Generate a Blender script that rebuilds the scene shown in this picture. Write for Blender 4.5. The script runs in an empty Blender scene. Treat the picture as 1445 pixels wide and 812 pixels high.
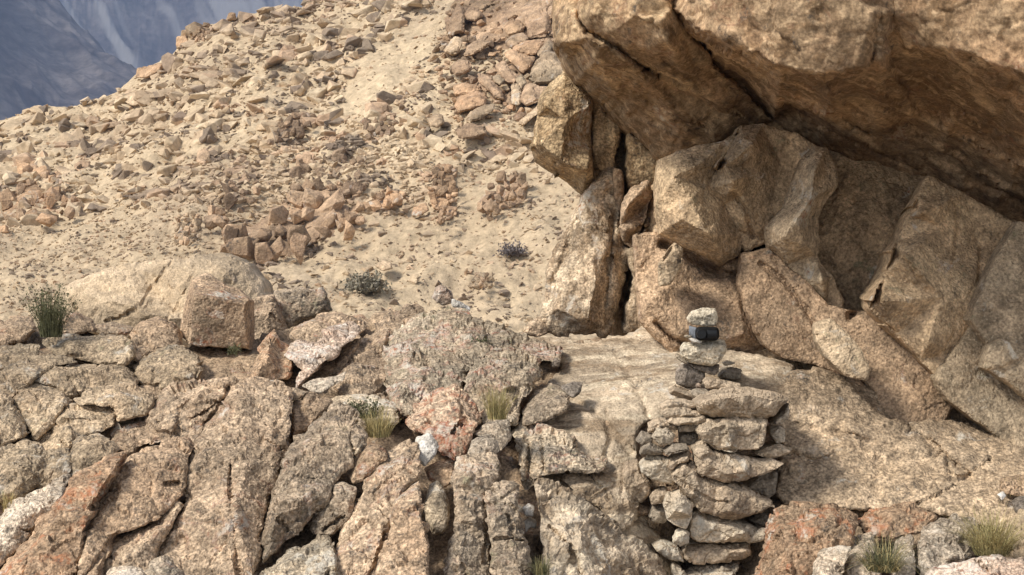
import bpy, bmesh, math, random
import numpy as np
from mathutils import Vector
from mathutils.geometry import delaunay_2d_cdt

# ------------------------------------------------------------------ camera, sky, sun, exposure
scene = bpy.context.scene
COL = scene.collection
F = 2609.0                       # focal length in photograph pixels (1445 wide, 65 mm on 36 mm)
CAM_Z = 1.6
cam_data = bpy.data.cameras.new('camera')
cam_data.lens = 65.0
cam_data.sensor_width = 36.0
cam_data.clip_start = 0.05
cam_data.clip_end = 30000.0
cam = bpy.data.objects.new('camera', cam_data)
cam.location = (0, 0, CAM_Z)
cam.rotation_euler = (math.radians(90), 0, 0)
COL.objects.link(cam)
scene.camera = cam

TO_SUN = Vector((-0.63, -0.31, 0.71)).normalized()
elev = math.asin(TO_SUN.z)
world = bpy.data.worlds.new('World')
scene.world = world
world.use_nodes = True
wn = world.node_tree
bg = wn.nodes['Background']
sky = wn.nodes.new('ShaderNodeTexSky')
sky.sky_type = 'NISHITA'
sky.sun_disc = False
sky.sun_elevation = elev
sky.sun_rotation = math.atan2(TO_SUN.x, TO_SUN.y)
sky.altitude = 3000
sky.dust_density = 2.0
veil = wn.nodes.new('ShaderNodeHueSaturation')      # thin high cloud: the same sky, paler
veil.inputs['Saturation'].default_value = 0.25
wn.links.new(sky.outputs[0], veil.inputs['Color'])
wn.links.new(veil.outputs[0], bg.inputs['Color'])
bg.inputs['Strength'].default_value = 0.15

sun_data = bpy.data.lights.new('sun', 'SUN')
sun_data.energy = 2.9
sun_data.angle = math.radians(14)
sun_data.color = (1.0, 0.945, 0.85)
sun = bpy.data.objects.new('sun', sun_data)
sun.rotation_euler = (-TO_SUN).to_track_quat('-Z', 'Y').to_euler()
sun.location = (-10, -5, 20)
COL.objects.link(sun)

scene.view_settings.view_transform = 'Standard'
scene.view_settings.look = 'None'
scene.view_settings.exposure = 0.72
scene.view_settings.gamma = 1.0
scene.render.engine = 'CYCLES'
scene.cycles.max_bounces = 5
scene.cycles.diffuse_bounces = 3
scene.cycles.volume_bounces = 0

# ------------------------------------------------------------------ helpers
def S(text, z=None):
    """outline text 'x y, x y dd' -> list; z=(x0, y0, factor) converts enlarged-crop coordinates to photograph ones"""
    out = []
    for c in text.split(','):
        v = [float(t) for t in c.split()]
        if z:
            v[0] = z[0] + v[0] / z[2]
            v[1] = z[1] + v[1] / z[2]
        out.append(tuple(v))
    return out

def P(px, py, d):
    px, py, d = np.asarray(px, float), np.asarray(py, float), np.asarray(d, float)
    return np.stack([(px - 722.5) / F * d, d + 0 * px, CAM_Z + (406.0 - py) / F * d], -1)

def _hash(ix, iy, iz, seed):
    h = (ix.astype(np.int64) * 374761393 + iy.astype(np.int64) * 668265263 + iz.astype(np.int64) * 2147483647 + seed * 974634541) & 0xFFFFFFFF
    h = ((h ^ (h >> 13)) * 1274126177) & 0xFFFFFFFF
    h = ((h ^ (h >> 16)) * 2246822519) & 0xFFFFFFFF
    return h ^ (h >> 15)

def perlin(p, seed=0):
    p = np.asarray(p, float)
    i = np.floor(p).astype(np.int64)
    f = p - i
    u = f * f * f * (f * (f * 6 - 15) + 10)
    res = np.zeros(len(p))
    for dx in (0, 1):
        for dy in (0, 1):
            for dz in (0, 1):
                h = _hash(i[:, 0] + dx, i[:, 1] + dy, i[:, 2] + dz, seed)
                g = np.stack([(h & 1023) / 511.5 - 1, ((h >> 10) & 1023) / 511.5 - 1, ((h >> 20) & 1023) / 511.5 - 1], -1)
                dot = g[:, 0] * (f[:, 0] - dx) + g[:, 1] * (f[:, 1] - dy) + g[:, 2] * (f[:, 2] - dz)
                w = (u[:, 0] if dx else 1 - u[:, 0]) * (u[:, 1] if dy else 1 - u[:, 1]) * (u[:, 2] if dz else 1 - u[:, 2])
                res += w * dot
    return res

def fbm(p, freq, octv=5, gain=0.5, seed=0, ridged=False):
    a, s = 1.0, np.zeros(len(p))
    q = np.asarray(p, float) * freq
    for k in range(octv):
        n = perlin(q, seed + k * 17)
        s += a * ((0.35 - np.abs(n)) * 1.4 if ridged else n)
        a *= gain
        q = q * 2.03 + 7.3
    return s

def chips(p, freq, seed=0):
    """voronoi cells, each a small tilted plane: chipped, angular relief; also the distance to the cell borders"""
    q = np.asarray(p, float) * freq
    i = np.floor(q).astype(np.int64)
    f1 = np.full(len(q), 9.0); f2 = np.full(len(q), 9.0); val = np.zeros(len(q))
    for dx in (-1, 0, 1):
        for dy in (-1, 0, 1):
            for dz in (-1, 0, 1):
                c = i + np.array([dx, dy, dz])
                h = _hash(c[:, 0], c[:, 1], c[:, 2], seed)
                r = np.stack([(h & 1023) / 1023., ((h >> 10) & 1023) / 1023., ((h >> 20) & 1023) / 1023.], -1)
                v = q - (c + r)
                d = np.sqrt((v * v).sum(1))
                h2 = _hash(c[:, 0], c[:, 1], c[:, 2], seed + 91)
                g = np.stack([(h2 & 1023) / 511.5 - 1, ((h2 >> 10) & 1023) / 511.5 - 1, ((h2 >> 20) & 1023) / 511.5 - 1], -1)
                pl = (g * v).sum(1) * 0.9 + ((h2 >> 5) & 255) / 255. * 0.6 - 0.3
                near = d < f1
                f2 = np.where(near, f1, np.minimum(f2, d))
                val = np.where(near, pl, val)
                f1 = np.minimum(f1, d)
    return val, f2 - f1

def in_poly(x, y, poly):
    n = len(poly); c = np.zeros(len(x), bool)
    for k in range(n):
        x1, y1 = poly[k][:2]; x2, y2 = poly[(k + 1) % n][:2]
        if y1 == y2: continue
        t = ((y1 > y) != (y2 > y)) & (x < (x2 - x1) * (y - y1) / (y2 - y1) + x1)
        c ^= t
    return c

def seg_dist(x, y, pts, closed):
    best = np.full(len(x), 1e9)
    n = len(pts)
    for k in range(n if closed else n - 1):
        ax, ay = pts[k][:2]; bx, by = pts[(k + 1) % n][:2]
        dx, dy = bx - ax, by - ay
        L = dx * dx + dy * dy + 1e-9
        t = np.clip(((x - ax) * dx + (y - ay) * dy) / L, 0, 1)
        best = np.minimum(best, (x - ax - t * dx) ** 2 + (y - ay - t * dy) ** 2)
    return np.sqrt(best)

def tin_eval(ctrl, edges, x, y):
    """piecewise linear depth over control points (x, y, dd)"""
    v2 = [Vector((c[0], -c[1])) for c in ctrl]
    vs, es, fs, ov, oe, of = delaunay_2d_cdt(v2, edges, [], 0, 1e-4)
    dd = [np.mean([ctrl[i][2] for i in o]) if o else None for o in ov]
    known = [(v.x, -v.y, d) for v, d in zip(vs, dd) if d is not None]
    for k, d in enumerate(dd):
        if d is None:
            q = min(known, key=lambda t: (t[0] - vs[k].x) ** 2 + (t[1] + vs[k].y) ** 2)
            dd[k] = q[2]
    best = np.full(len(x), -1e18); out = np.zeros(len(x))
    for f in fs:
        (x0, y0), (x1, y1), (x2, y2) = [(vs[i].x, -vs[i].y) for i in f[:3]]
        den = (y1 - y2) * (x0 - x2) + (x2 - x1) * (y0 - y2)
        if abs(den) < 1e-6: continue
        a = ((y1 - y2) * (x - x2) + (x2 - x1) * (y - y2)) / den
        b = ((y2 - y0) * (x - x2) + (x0 - x2) * (y - y2)) / den
        c = 1 - a - b
        m = np.minimum(np.minimum(a, b), c)
        z = np.clip(a, -.3, 1.3) * dd[f[0]] + np.clip(b, -.3, 1.3) * dd[f[1]] + np.clip(c, -.3, 1.3) * dd[f[2]]
        up = m > best
        best = np.where(up, m, best); out = np.where(up, z, out)
    return out

def mesh_obj(name, verts, faces, mat, parent=None, smooth=True, world=False):
    me = bpy.data.meshes.new(name)
    me.from_pydata([tuple(v) for v in verts], [], faces)
    if mat: me.materials.append(mat)
    if smooth: me.polygons.foreach_set('use_smooth', [True] * len(me.polygons))
    me.update()
    o = bpy.data.objects.new(name, me)
    COL.objects.link(o)
    if parent:
        o.parent = parent
        if world: o.location = -Vector(parent.location)
    return o

def tag(o, label=None, cat=None, group=None, kind=None):
    if label: o['label'] = label
    if cat: o['category'] = cat
    if group: o['group'] = group
    if kind or cat: o['kind'] = kind or 'thing'
    return o

# ---- base depth of the foreground (metres from the camera), a coarse table in photograph coordinates
_GX = np.array([-900, 0, 650, 760, 900, 1000, 1100, 1250, 1445, 2300.])
_GY = np.array([380, 430, 475, 520, 560, 600, 650, 710, 760, 812, 900, 1000.])
_L = [10.9, 10.2, 9.7, 9.15, 8.8, 8.5, 8.2, 7.9, 7.7, 7.45, 7.0, 6.5]
_GD = np.array([_L, _L, _L,
    [10.9, 10.2, 9.75, 9.3, 8.95, 8.6, 8.3, 8.0, 7.8, 7.6, 7.2, 6.8],
    [10.9, 10.2, 9.7, 9.15, 8.75, 8.52, 8.4, 8.25, 8.1, 7.95, 7.6, 7.2],
    [10.6, 10.0, 9.5, 8.95, 8.62, 8.52, 8.46, 8.42, 8.38, 8.3, 8.0, 7.6],
    [10.6, 9.8, 9.32, 8.96, 8.74, 8.62, 8.46, 8.25, 8.0, 7.8, 7.4, 7.0],
    [10.6, 9.8, 9.4, 9.12, 8.9, 8.72, 8.48, 8.2, 7.9, 7.65, 7.2, 6.8],
    [10.6, 9.8, 9.5, 9.3, 9.1, 8.88, 8.6, 8.2, 7.9, 7.6, 7.2, 6.8],
    [10.6, 10.0, 9.8, 9.6, 9.3, 9.0, 8.65, 8.2, 7.9, 7.6, 7.2, 6.8]])
def D0(x, y):
    x = np.clip(np.asarray(x, float), _GX[0], _GX[-1] - 1e-3); y = np.clip(np.asarray(y, float), _GY[0], _GY[-1] - 1e-3)
    i = np.clip(np.searchsorted(_GX, x, 'right') - 1, 0, len(_GX) - 2)
    j = np.clip(np.searchsorted(_GY, y, 'right') - 1, 0, len(_GY) - 2)
    u = (x - _GX[i]) / (_GX[i + 1] - _GX[i]); v = (y - _GY[j]) / (_GY[j + 1] - _GY[j])
    return (_GD[i, j] * (1 - u) + _GD[i + 1, j] * u) * (1 - v) + (_GD[i, j + 1] * (1 - u) + _GD[i + 1, j + 1] * u) * v

# ---- the hillside: crest line and depth of the slope
_CX = np.array([-900, -300, 0, 60, 130, 165, 190, 215, 245, 262, 285, 320, 380, 430, 500, 600, 700, 800, 1000, 1500.])
_CY = np.array([290, 215, 168, 156, 146, 128, 108, 88, 72, 52, 40, 30, 14, 6, -22, -60, -105, -150, -240, -400.])
BASE_D, CREST_D = 34.0, 56.0
def crest(px): return np.interp(px, _CX, _CY)
def z_slope(px, d):
    zb = CAM_Z - 64 / F * BASE_D
    zc = CAM_Z + (406 - crest(px)) / F * CREST_D
    t = (d - BASE_D) / (CREST_D - BASE_D)
    up = zb + (zc - zb) * (0.86 * t + 0.14 * t * t)
    lo = zb + (d - BASE_D) * 0.06
    over = zc - (d - CREST_D) * 0.12 - np.maximum(d - CREST_D, 0) ** 2 * 0.003
    return np.where(d < BASE_D, lo, np.where(d > CREST_D, over, up))
def hill_depth(x, y):
    """depth at which the sight line through (x, y) meets the slope"""
    x = np.asarray(x, float); y = np.asarray(y, float)
    lo = np.full(x.shape, 20.0); hi = np.full(x.shape, CREST_D)
    for _ in range(26):
        m = (lo + hi) / 2
        below = CAM_Z + (406 - y) / F * m < z_slope(x, m)
        hi = np.where(below, m, hi); lo = np.where(below, lo, m)
    return (lo + hi) / 2

RID = [0]
def rock(name, outline, mat, label=None, cat='rock', group=None, kind=None, parent=None, d=None, off=-0.12, base='fg', k=1.0,
         tilt=(0, 0), pts=None, rnd=11, thick=None, step=3.0, amp=1.0, chip=1.0, facet=1.0, warp=1.0, cracks=(), seed=None,
         absd=False, strata=None, jag=1.0, chaikin=True, backr=((1.0, .22), (.93, .55), (.75, .88), (.4, 1.0)), freq=1.0, rfac=1.0, grow=0.0, auto=0, top=None, flat=False):
    """A solid stone: outline in photograph pixels at a real distance, a front relief of facets, rounded edges, cracks and
    grain, and a closed rounded back. d: flat base distance; otherwise base surface ('fg' or 'hill') + off."""
    RID[0] += 1
    seed = RID[0] if seed is None else seed
    rng = np.random.RandomState(seed * 7 + 3)
    o2 = [(p[0], p[1]) for p in outline]
    odd = [p[2] if len(p) > 2 else None for p in outline]
    cx = np.mean([p[0] for p in o2]); cy = np.mean([p[1] for p in o2])
    area = 0.5 * sum(o2[i][0] * -o2[(i + 1) % len(o2)][1] - o2[(i + 1) % len(o2)][0] * -o2[i][1] for i in range(len(o2)))
    if area < 0:
        o2 = o2[::-1]; odd = odd[::-1]
    area = abs(area)
    size = math.sqrt(area)
    rnd = min(rnd, size * 0.28)
    step = max(min(step, size / 9.0), 0.8)
    poly = o2
    if chaikin:
        q = []
        for i in range(len(o2)):
            a, b = o2[i], o2[(i + 1) % len(o2)]
            q += [(a[0] * .9 + b[0] * .1, a[1] * .9 + b[1] * .1), (a[0] * .1 + b[0] * .9, a[1] * .1 + b[1] * .9)]
        poly = q
    # boundary resampled
    bx, by = [], []
    n = len(poly)
    for i in range(n):
        a, b = poly[i], poly[(i + 1) % n]
        m = max(1, int(round(math.hypot(b[0] - a[0], b[1] - a[1]) / step)))
        for t in range(m):
            bx.append(a[0] + (b[0] - a[0]) * t / m); by.append(a[1] + (b[1] - a[1]) * t / m)
    bx = np.array(bx); by = np.array(by)
    jp = np.stack([bx, by, np.full(len(bx), seed * 3.7)], -1)
    if grow:
        tx = np.roll(bx, -1) - np.roll(bx, 1); ty = np.roll(by, -1) - np.roll(by, 1)
        tl = np.hypot(tx, ty) + 1e-6
        bx = bx - ty / tl * grow; by = by + tx / tl * grow
    ja = jag * min(3.2, size * 0.026)
    bx = bx + ja * fbm(jp, 1 / 22., 4, .6, 5); by = by + ja * fbm(jp, 1 / 22., 4, .6, 9)
    bpoly = list(zip(bx, by))
    gx, gy = np.meshgrid(np.arange(bx.min(), bx.max(), step), np.arange(by.min(), by.max(), step * .87))
    gx = gx + (np.arange(gx.shape[0]) % 2)[:, None] * step * .5
    gx = (gx + rng.uniform(-.22, .22, gx.shape) * step).ravel(); gy = (gy + rng.uniform(-.22, .22, gy.shape) * step).ravel()
    ins = in_poly(gx, gy, bpoly)
    gx, gy = gx[ins], gy[ins]
    dist = seg_dist(gx, gy, bpoly, True)
    keep = dist > step * .55
    gx, gy = gx[keep], gy[keep]
    nb = len(bx)
    v2 = [Vector((x, -y)) for x, y in zip(np.concatenate([bx, gx]), np.concatenate([by, gy]))]
    vs, es, fs, ov, oe, of = delaunay_2d_cdt(v2, [(i, (i + 1) % nb) for i in range(nb)], [], 1, 1e-5)
    X = np.array([v.x for v in vs]); Y = np.array([-v.y for v in vs])
    bmap = {}
    for k_, o in enumerate(ov):
        for i in o:
            if i < nb: bmap[i] = k_
    dist = seg_dist(X, Y, bpoly, True)
    # base depth
    if d is not None:
        base_d = np.full(len(X), float(d)); dref = d
        ctr_d = lambda x, y: d
    else:
        fn = D0 if base == 'fg' else hill_depth
        dc = float(fn(np.array([cx]), np.array([cy]))[0])
        base_d = dc + k * (fn(X, Y) - dc) + off; dref = dc + off
    mpp = dref / F
    base_d = base_d + (tilt[0] * (X - cx) + tilt[1] * (Y - cy)) * mpp
    # facets
    fa = facet * size * mpp * 0.10
    ctrl = []
    for p, dd in zip(o2, odd):
        ctrl.append((p[0], p[1], dd if dd is not None else (0.0 if absd else rng.uniform(0.2, 1.0) * fa)))
    ne = len(ctrl)
    if pts is None:
        tries = 0; inner = []
        want = int(min(7, 3 + area / 6000))
        sp = size * 0.33
        while len(inner) < want and tries < 200:
            tries += 1
            x, y = rng.uniform(bx.min(), bx.max()), rng.uniform(by.min(), by.max())
            if in_poly(np.array([x]), np.array([y]), o2)[0] and all(math.hypot(x - a, y - b) > sp for a, b, _ in inner) and seg_dist(np.array([x]), np.array([y]), o2, True)[0] > size * .08:
                inner.append((x, y, rng.uniform(-1.2, 0.2) * fa))
        pts = inner
    ctrl += [tuple(p) for p in pts]
    wp = np.stack([X, Y, np.full(len(X), seed * 1.3)], -1)
    wa = warp * min(7, size * .035)
    wx = X + wa * fbm(wp, 1 / 30., 3, .55, 21); wy = Y + wa * fbm(wp, 1 / 30., 3, .55, 33)
    dep = tin_eval(ctrl, [(i, (i + 1) % ne) for i in range(ne)], wx, wy)
    dep = dep if absd else base_d + dep
    t = np.clip(dist / max(rnd, .1), 0, 1)
    dep = dep + rnd * rfac * mpp * (1 - np.sqrt(np.maximum(0, 1 - (1 - t) ** 2)))
    if top:                                           # the stone's upper side falls away to the back
        bins = np.arange(bx.min() - step, bx.max() + 2 * step, step)
        yt = np.full(len(bins), np.nan)
        for i_, b0 in enumerate(bins):
            s_ = np.abs(bx - b0) <= step * 1.2
            if s_.any(): yt[i_] = by[s_].min()
        gd = ~np.isnan(yt)
        yt = np.interp(X, bins[gd], yt[gd])
        tr = min(top[0] * (by.max() - by.min()), top[2] if len(top) > 2 else 40)
        s_ = np.clip((Y + 2.5 * fbm(wp, 1 / 18., 3, .6, 77) - yt) / tr, 0, 1)
        dep = dep + top[1] * tr * mpp * (1 - s_) ** 1.1
    cracks = list(cracks)
    for _ in range(auto):
        x0, y0 = rng.uniform(bx.min(), bx.max()), rng.uniform(by.min(), by.max())
        an = math.radians(rng.choice([112, 118, 105, 60, 20, 150])) + rng.normal() * .2
        L = size * rng.uniform(.35, .9); line = []
        for s in range(6):
            line.append((x0, y0)); an += rng.normal() * .22
            x0 += math.cos(an) * L / 5; y0 += math.sin(an) * L / 5
        cracks.append((line, rng.uniform(1.2, 2.4), rng.uniform(.015, .05) * dref / 8))
    for ck in cracks:
        cp, cw, cd = ck
        dk = seg_dist(X + 2.0 * fbm(wp, 1 / 14., 3, .6, 41), Y + 2.0 * fbm(wp, 1 / 14., 3, .6, 47), cp, False)
        dep = dep + cd * np.exp(-(dk / cw) ** 2)
    V = P(X, Y, dep)
    # normals of the front sheet, then grain along them
    tri = np.array([f[:3] for f in fs if len(f) >= 3])
    def normals(V):
        fn_ = np.cross(V[tri[:, 1]] - V[tri[:, 0]], V[tri[:, 2]] - V[tri[:, 0]])
        N = np.zeros_like(V)
        for c in range(3): np.add.at(N, tri[:, c], fn_)
        return N / (np.linalg.norm(N, axis=1, keepdims=True) + 1e-12)
    N = normals(V)
    sc = dref / 8.0                                   # relief grows with distance for the far outcrops
    q = V / sc
    if strata is not None:                            # relief drawn out along one direction of the rock's bedding
        ax = np.array(strata[0], float); ax /= np.linalg.norm(ax)
        q = q - np.outer(q @ ax, ax) * (1 - strata[1])
    cv, ce = chips(q + 0.06 * np.stack([fbm(q, 6, 3, .5, s) for s in (1, 2, 3)], -1), 7.5 * freq, seed)
    cv2, ce2 = chips(q + 0.03 * np.stack([fbm(q, 14, 2, .5, s) for s in (4, 5, 6)], -1), 19.0 * freq, seed + 5)
    sm = min(1.0, size / 90.0)
    disp = amp * 0.016 * sm * fbm(q, 5.0 * freq, 6, .55, seed) + chip * sm * (0.018 * cv + 0.0048 * cv2 - 0.007 * np.exp(-(ce / .05) ** 2))
    disp += 0.0030 * amp * fbm(q, 30.0, 3, .7, seed + 2)
    V = V + N * (disp * sc)[:, None]
    # back
    if thick is None: thick = 0.75 * min(bx.max() - bx.min(), by.max() - by.min()) * mpp
    ring = [bmap[i] for i in range(nb)]
    rp = [ring[0]]
    for r in ring[1:]:
        if r != rp[-1]: rp.append(r)
    ring = rp
    verts = [tuple(v) for v in V]
    faces = [tuple(f) for f in fs]
    Bp = V[ring]
    ctrv = Bp.mean(0)
    maxd = Bp[:, 1].mean()
    prev = ring
    for shr, dp in backr:
        start = len(verts)
        for b in Bp:
            c = ctrv + (b - ctrv) * shr
            y = b[1] + (maxd + thick - b[1]) * dp if maxd + thick > b[1] + .02 else b[1] + .02 * dp
            s = y / b[1]
            verts.append((c[0], y, c[2]))
        cur = list(range(start, start + len(ring)))
        m = len(ring)
        for i in range(m):
            j = (i + 1) % m
            faces.append((prev[j], prev[i], cur[i], cur[j]))
        prev = cur
    verts.append((ctrv[0], max(maxd + thick, Bp[:, 1].max() + .01), ctrv[2]))
    last = len(verts) - 1
    m = len(ring)
    for i in range(m):
        faces.append((prev[(i + 1) % m], prev[i], last))
    # origin at the stone's base
    va = np.array(verts)
    org = Vector((float(va[:, 0].mean()), float(va[:, 1].mean()), float(va[:, 2].min())))
    va = va - np.array(org)
    ob = mesh_obj(name, va, faces, mat, smooth=not flat)
    ob.location = org
    if parent:
        ob.parent = parent
        ob.location = org - Vector(parent.location)
        if label: ob['label'] = label
    elif kind == 'structure':
        tag(ob, label, None, None, kind)
    else:
        tag(ob, label, cat, group, kind)
    return ob

# ------------------------------------------------------------------ materials
def srgb(r, g, b):
    f = lambda c: (c / 255 / 12.92) if c / 255 <= .04045 else ((c / 255 + .055) / 1.055) ** 2.4
    return (f(r), f(g), f(b), 1)

class NT:
    def __init__(s, name):
        s.m = bpy.data.materials.new(name); s.m.use_nodes = True
        s.t = s.m.node_tree; s.b = s.t.nodes['Principled BSDF']
        s.out = s.t.nodes['Material Output']
    def n(s, typ, **kw):
        x = s.t.nodes.new(typ)
        for k, v in kw.items(): setattr(x, k, v)
        return x
    def l(s, a, b): s.t.links.new(a, b)
    def noise(s, co, scale, detail=6, rough=.55, dist=0.0):
        x = s.n('ShaderNodeTexNoise'); x.inputs['Scale'].default_value = scale; x.inputs['Detail'].default_value = detail
        x.inputs['Roughness'].default_value = rough; x.inputs['Distortion'].default_value = dist
        s.l(co, x.inputs['Vector']); return x.outputs['Fac']
    def rng(s, v, a, b, c=0.0, d=1.0):
        x = s.n('ShaderNodeMapRange'); x.interpolation_type = 'SMOOTHSTEP'
        for k, q in zip((1, 2, 3, 4), (a, b, c, d)): x.inputs[k].default_value = q
        s.l(v, x.inputs[0]); return x.outputs[0]
    def mix(s, fac, a, b, mode='MIX'):
        x = s.n('ShaderNodeMix', data_type='RGBA', blend_type=mode)
        for sock, v in ((x.inputs[0], fac), (x.inputs[6], a), (x.inputs[7], b)):
            if hasattr(v, 'links') or hasattr(v, 'is_linked'): s.l(v, sock)
            else: sock.default_value = v
        return x.outputs[2]
    def math(s, op, a, b):
        x = s.n('ShaderNodeMath', operation=op)
        for sock, v in ((x.inputs[0], a), (x.inputs[1], b)):
            if hasattr(v, 'is_linked'): s.l(v, sock)
            else: sock.default_value = v
        return x.outputs[0]

def rock_mat(name, c1, c2, rust=0.0, rustc=(0.26, 0.085, 0.035, 1), dark=0.15, darkc=(0.055, 0.05, 0.045, 1), pale=0.15,
             palec=(0.52, 0.48, 0.40, 1), green=0.0, sc=1.0, bump=1.0, stretch=None, var=0.55, speck=1.0, rot=(0, 0, 0)):
    t = NT(name)
    g = t.n('ShaderNodeNewGeometry')
    mp = t.n('ShaderNodeMapping'); t.l(g.outputs['Position'], mp.inputs['Vector'])
    mp.inputs['Scale'].default_value = (sc, sc, sc)
    mp.inputs['Location'].default_value = (len(name) * 1.7, 3.1, 0)
    co = mp.outputs[0]
    if stretch and len(stretch) == 4:
        # bedding: coordinates squeezed along one direction of the rock, so colours run out in bands
        dv = Vector(stretch[:3]).normalized(); ev = dv.cross(Vector((0, 0, 1))).normalized(); fv = dv.cross(ev)
        cb = t.n('ShaderNodeCombineXYZ')
        for k_, (vec, s_) in enumerate(((dv, stretch[3]), (ev, 1.6), (fv, 2.6))):
            dt = t.n('ShaderNodeVectorMath', operation='DOT_PRODUCT'); dt.inputs[1].default_value = vec * s_
            t.l(co, dt.inputs[0]); t.l(dt.outputs['Value'], cb.inputs[k_])
        cs = cb.outputs[0]
    elif stretch:
        m2 = t.n('ShaderNodeMapping'); m2.inputs['Rotation'].default_value = rot
        m2.inputs['Scale'].default_value = stretch; t.l(co, m2.inputs['Vector']); cs = m2.outputs[0]
    else: cs = co
    n1 = t.rng(t.noise(cs, 2.6, 5, .6, .05 if stretch else .4), .32, .68)
    col = t.mix(n1, c1, c2)
    n0 = t.rng(t.noise(co, 1.3, 3, .6, .6), .38, .62, .68, 1.22)
    v = t.n('ShaderNodeVectorMath', operation='SCALE'); t.l(col, v.inputs[0]); t.l(n0, v.inputs['Scale']); col = v.outputs[0]
    if stretch:
        ns = t.rng(t.noise(cs, 4.5, 4, .6, .05), .47, .6, 0, .75)
        col = t.mix(ns, col, (c1[0] * .42, c1[1] * .37, c1[2] * .32, 1))
        nl = t.rng(t.noise(cs, 7.5, 3, .6, .05), .53, .62, 0, .5)
        col = t.mix(nl, col, (min(.7, c1[0] * 1.35), min(.6, c1[1] * 1.38), min(.5, c1[2] * 1.4), 1))
    # mottling at hand size and at grain size
    n2 = t.rng(t.noise(co, 13, 4.5, .66), .25, .75, 1 - var * .75, 1 + var * .55)
    v = t.n('ShaderNodeVectorMath', operation='SCALE'); t.l(col, v.inputs[0]); t.l(n2, v.inputs['Scale']); col = v.outputs[0]
    n3 = t.rng(t.noise(co, 75, 1.5, .6), .3, .7, 1 - .42 * speck, 1 + .34 * speck)
    v = t.n('ShaderNodeVectorMath', operation='SCALE'); t.l(col, v.inputs[0]); t.l(n3, v.inputs['Scale']); col = v.outputs[0]
    n4 = t.rng(t.noise(co, 34, 3, .6, .3), .34, .66, 1 - .26 * speck, 1 + .2 * speck)
    v = t.n('ShaderNodeVectorMath', operation='SCALE'); t.l(col, v.inputs[0]); t.l(n4, v.inputs['Scale']); col = v.outputs[0]
    # mineral grains: pale feldspar and dark mica flecks
    fl = t.rng(t.noise(co, 62, 2, .6, .2), .58, .67, 0, .38 * speck)
    col = t.mix(fl, col, (min(.75, c1[0] * 1.45), min(.7, c1[1] * 1.5), min(.6, c1[2] * 1.55), 1))
    fd = t.rng(t.noise(co, 51, 2.5, .6, .4), .58, .68, 0, .5 * speck)
    col = t.mix(fd, col, (c2[0] * .38, c2[1] * .35, c2[2] * .34, 1))
    # iron staining and lichens: patches that belong to the stone
    if rust > 0:
        r = t.math('MULTIPLY', t.rng(t.noise(co, 4.6, 6, .7, .8), .62 - .2 * rust, .73 - .17 * rust), t.rng(t.noise(co, 24, 3, .65), .36, .6))
        col = t.mix(t.math('MULTIPLY', r, .85), col, rustc)
    if pale > 0:
        r = t.math('MULTIPLY', t.rng(t.noise(co, 4.6, 6, .65, .8), .66 - .26 * pale, .74 - .2 * pale), t.rng(t.noise(co, 33, 3, .65), .34, .56))
        col = t.mix(t.math('MULTIPLY', r, .8), col, palec)
    if green > 0:
        r = t.math('MULTIPLY', t.rng(t.noise(co, 5.7, 7, .7, .3), .62 - .2 * green, .7 - .14 * green), t.rng(t.noise(co, 40, 2.5, .65), .38, .6))
        col = t.mix(t.math('MULTIPLY', r, .7), col, (0.20, 0.19, 0.115, 1))
    if dark > 0:
        r = t.math('MULTIPLY', t.rng(t.noise(co, 6.3, 6, .7, .5), .60 - .16 * dark, .70 - .12 * dark), t.rng(t.noise(co, 46, 2.5, .65), .42, .62))
        col = t.mix(t.math('MULTIPLY', r, .8), col, darkc)
        sp = t.rng(t.noise(co, 58, 3, .6), .62, .68)
        col = t.mix(t.math('MULTIPLY', sp, min(.8, .9 * dark + .12)), col, darkc)
    t.l(col, t.b.inputs['Base Color'])
    t.b.inputs['Roughness'].default_value = .93
    t.b.inputs['Specular IOR Level'].default_value = .18
    h = t.math('ADD', t.math('MULTIPLY', t.noise(co, 22, 3.5, .62), 1.0), t.math('MULTIPLY', t.noise(co, 95, 1, .5), .3))
    bp = t.n('ShaderNodeBump'); bp.inputs['Strength'].default_value = min(1, .85 * bump); bp.inputs['Distance'].default_value = .022 * bump / sc
    t.l(h, bp.inputs['Height']); t.l(bp.outputs[0], t.b.inputs['Normal'])
    return t.m

M = {}
M['tan'] = rock_mat('tan_granite', (.46, .345, .235, 1), (.37, .265, .175, 1), rust=.42, dark=.45, pale=.35)
M['tan_clean'] = rock_mat('tan_clean_granite', (.48, .36, .24, 1), (.39, .28, .18, 1), rust=.12, dark=.12, pale=.2)
M['brown'] = rock_mat('brown_granite', (.39, .285, .19, 1), (.32, .22, .14, 1), rust=.32, dark=.45, pale=.25)
M['rusty'] = rock_mat('rust_stained_granite', (.44, .31, .20, 1), (.38, .245, .15, 1), rust=.66, rustc=(.36, .125, .05, 1), dark=.4, pale=.35)
M['red'] = rock_mat('red_lichen_granite', (.44, .325, .225, 1), (.40, .27, .175, 1), rust=.88, rustc=(.33, .085, .035, 1), dark=.45, pale=.5)
M['grey'] = rock_mat('grey_lichen_granite', (.43, .345, .25, 1), (.36, .27, .185, 1), rust=.42, dark=.5, pale=.4, green=.25)
M['greyer'] = rock_mat('weathered_grey_granite', (.46, .38, .275, 1), (.41, .32, .22, 1), rust=.15, dark=.45, pale=.55, green=.15)
M['olive'] = rock_mat('olive_brown_granite', (.41, .315, .21, 1), (.33, .24, .155, 1), rust=.2, dark=.45, pale=.4, green=.12)
M['dome'] = rock_mat('grey_dome_granite', (.44, .36, .26, 1), (.39, .30, .205, 1), rust=.6, rustc=(.32, .09, .045, 1), dark=.5, pale=.5, green=.3)
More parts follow.
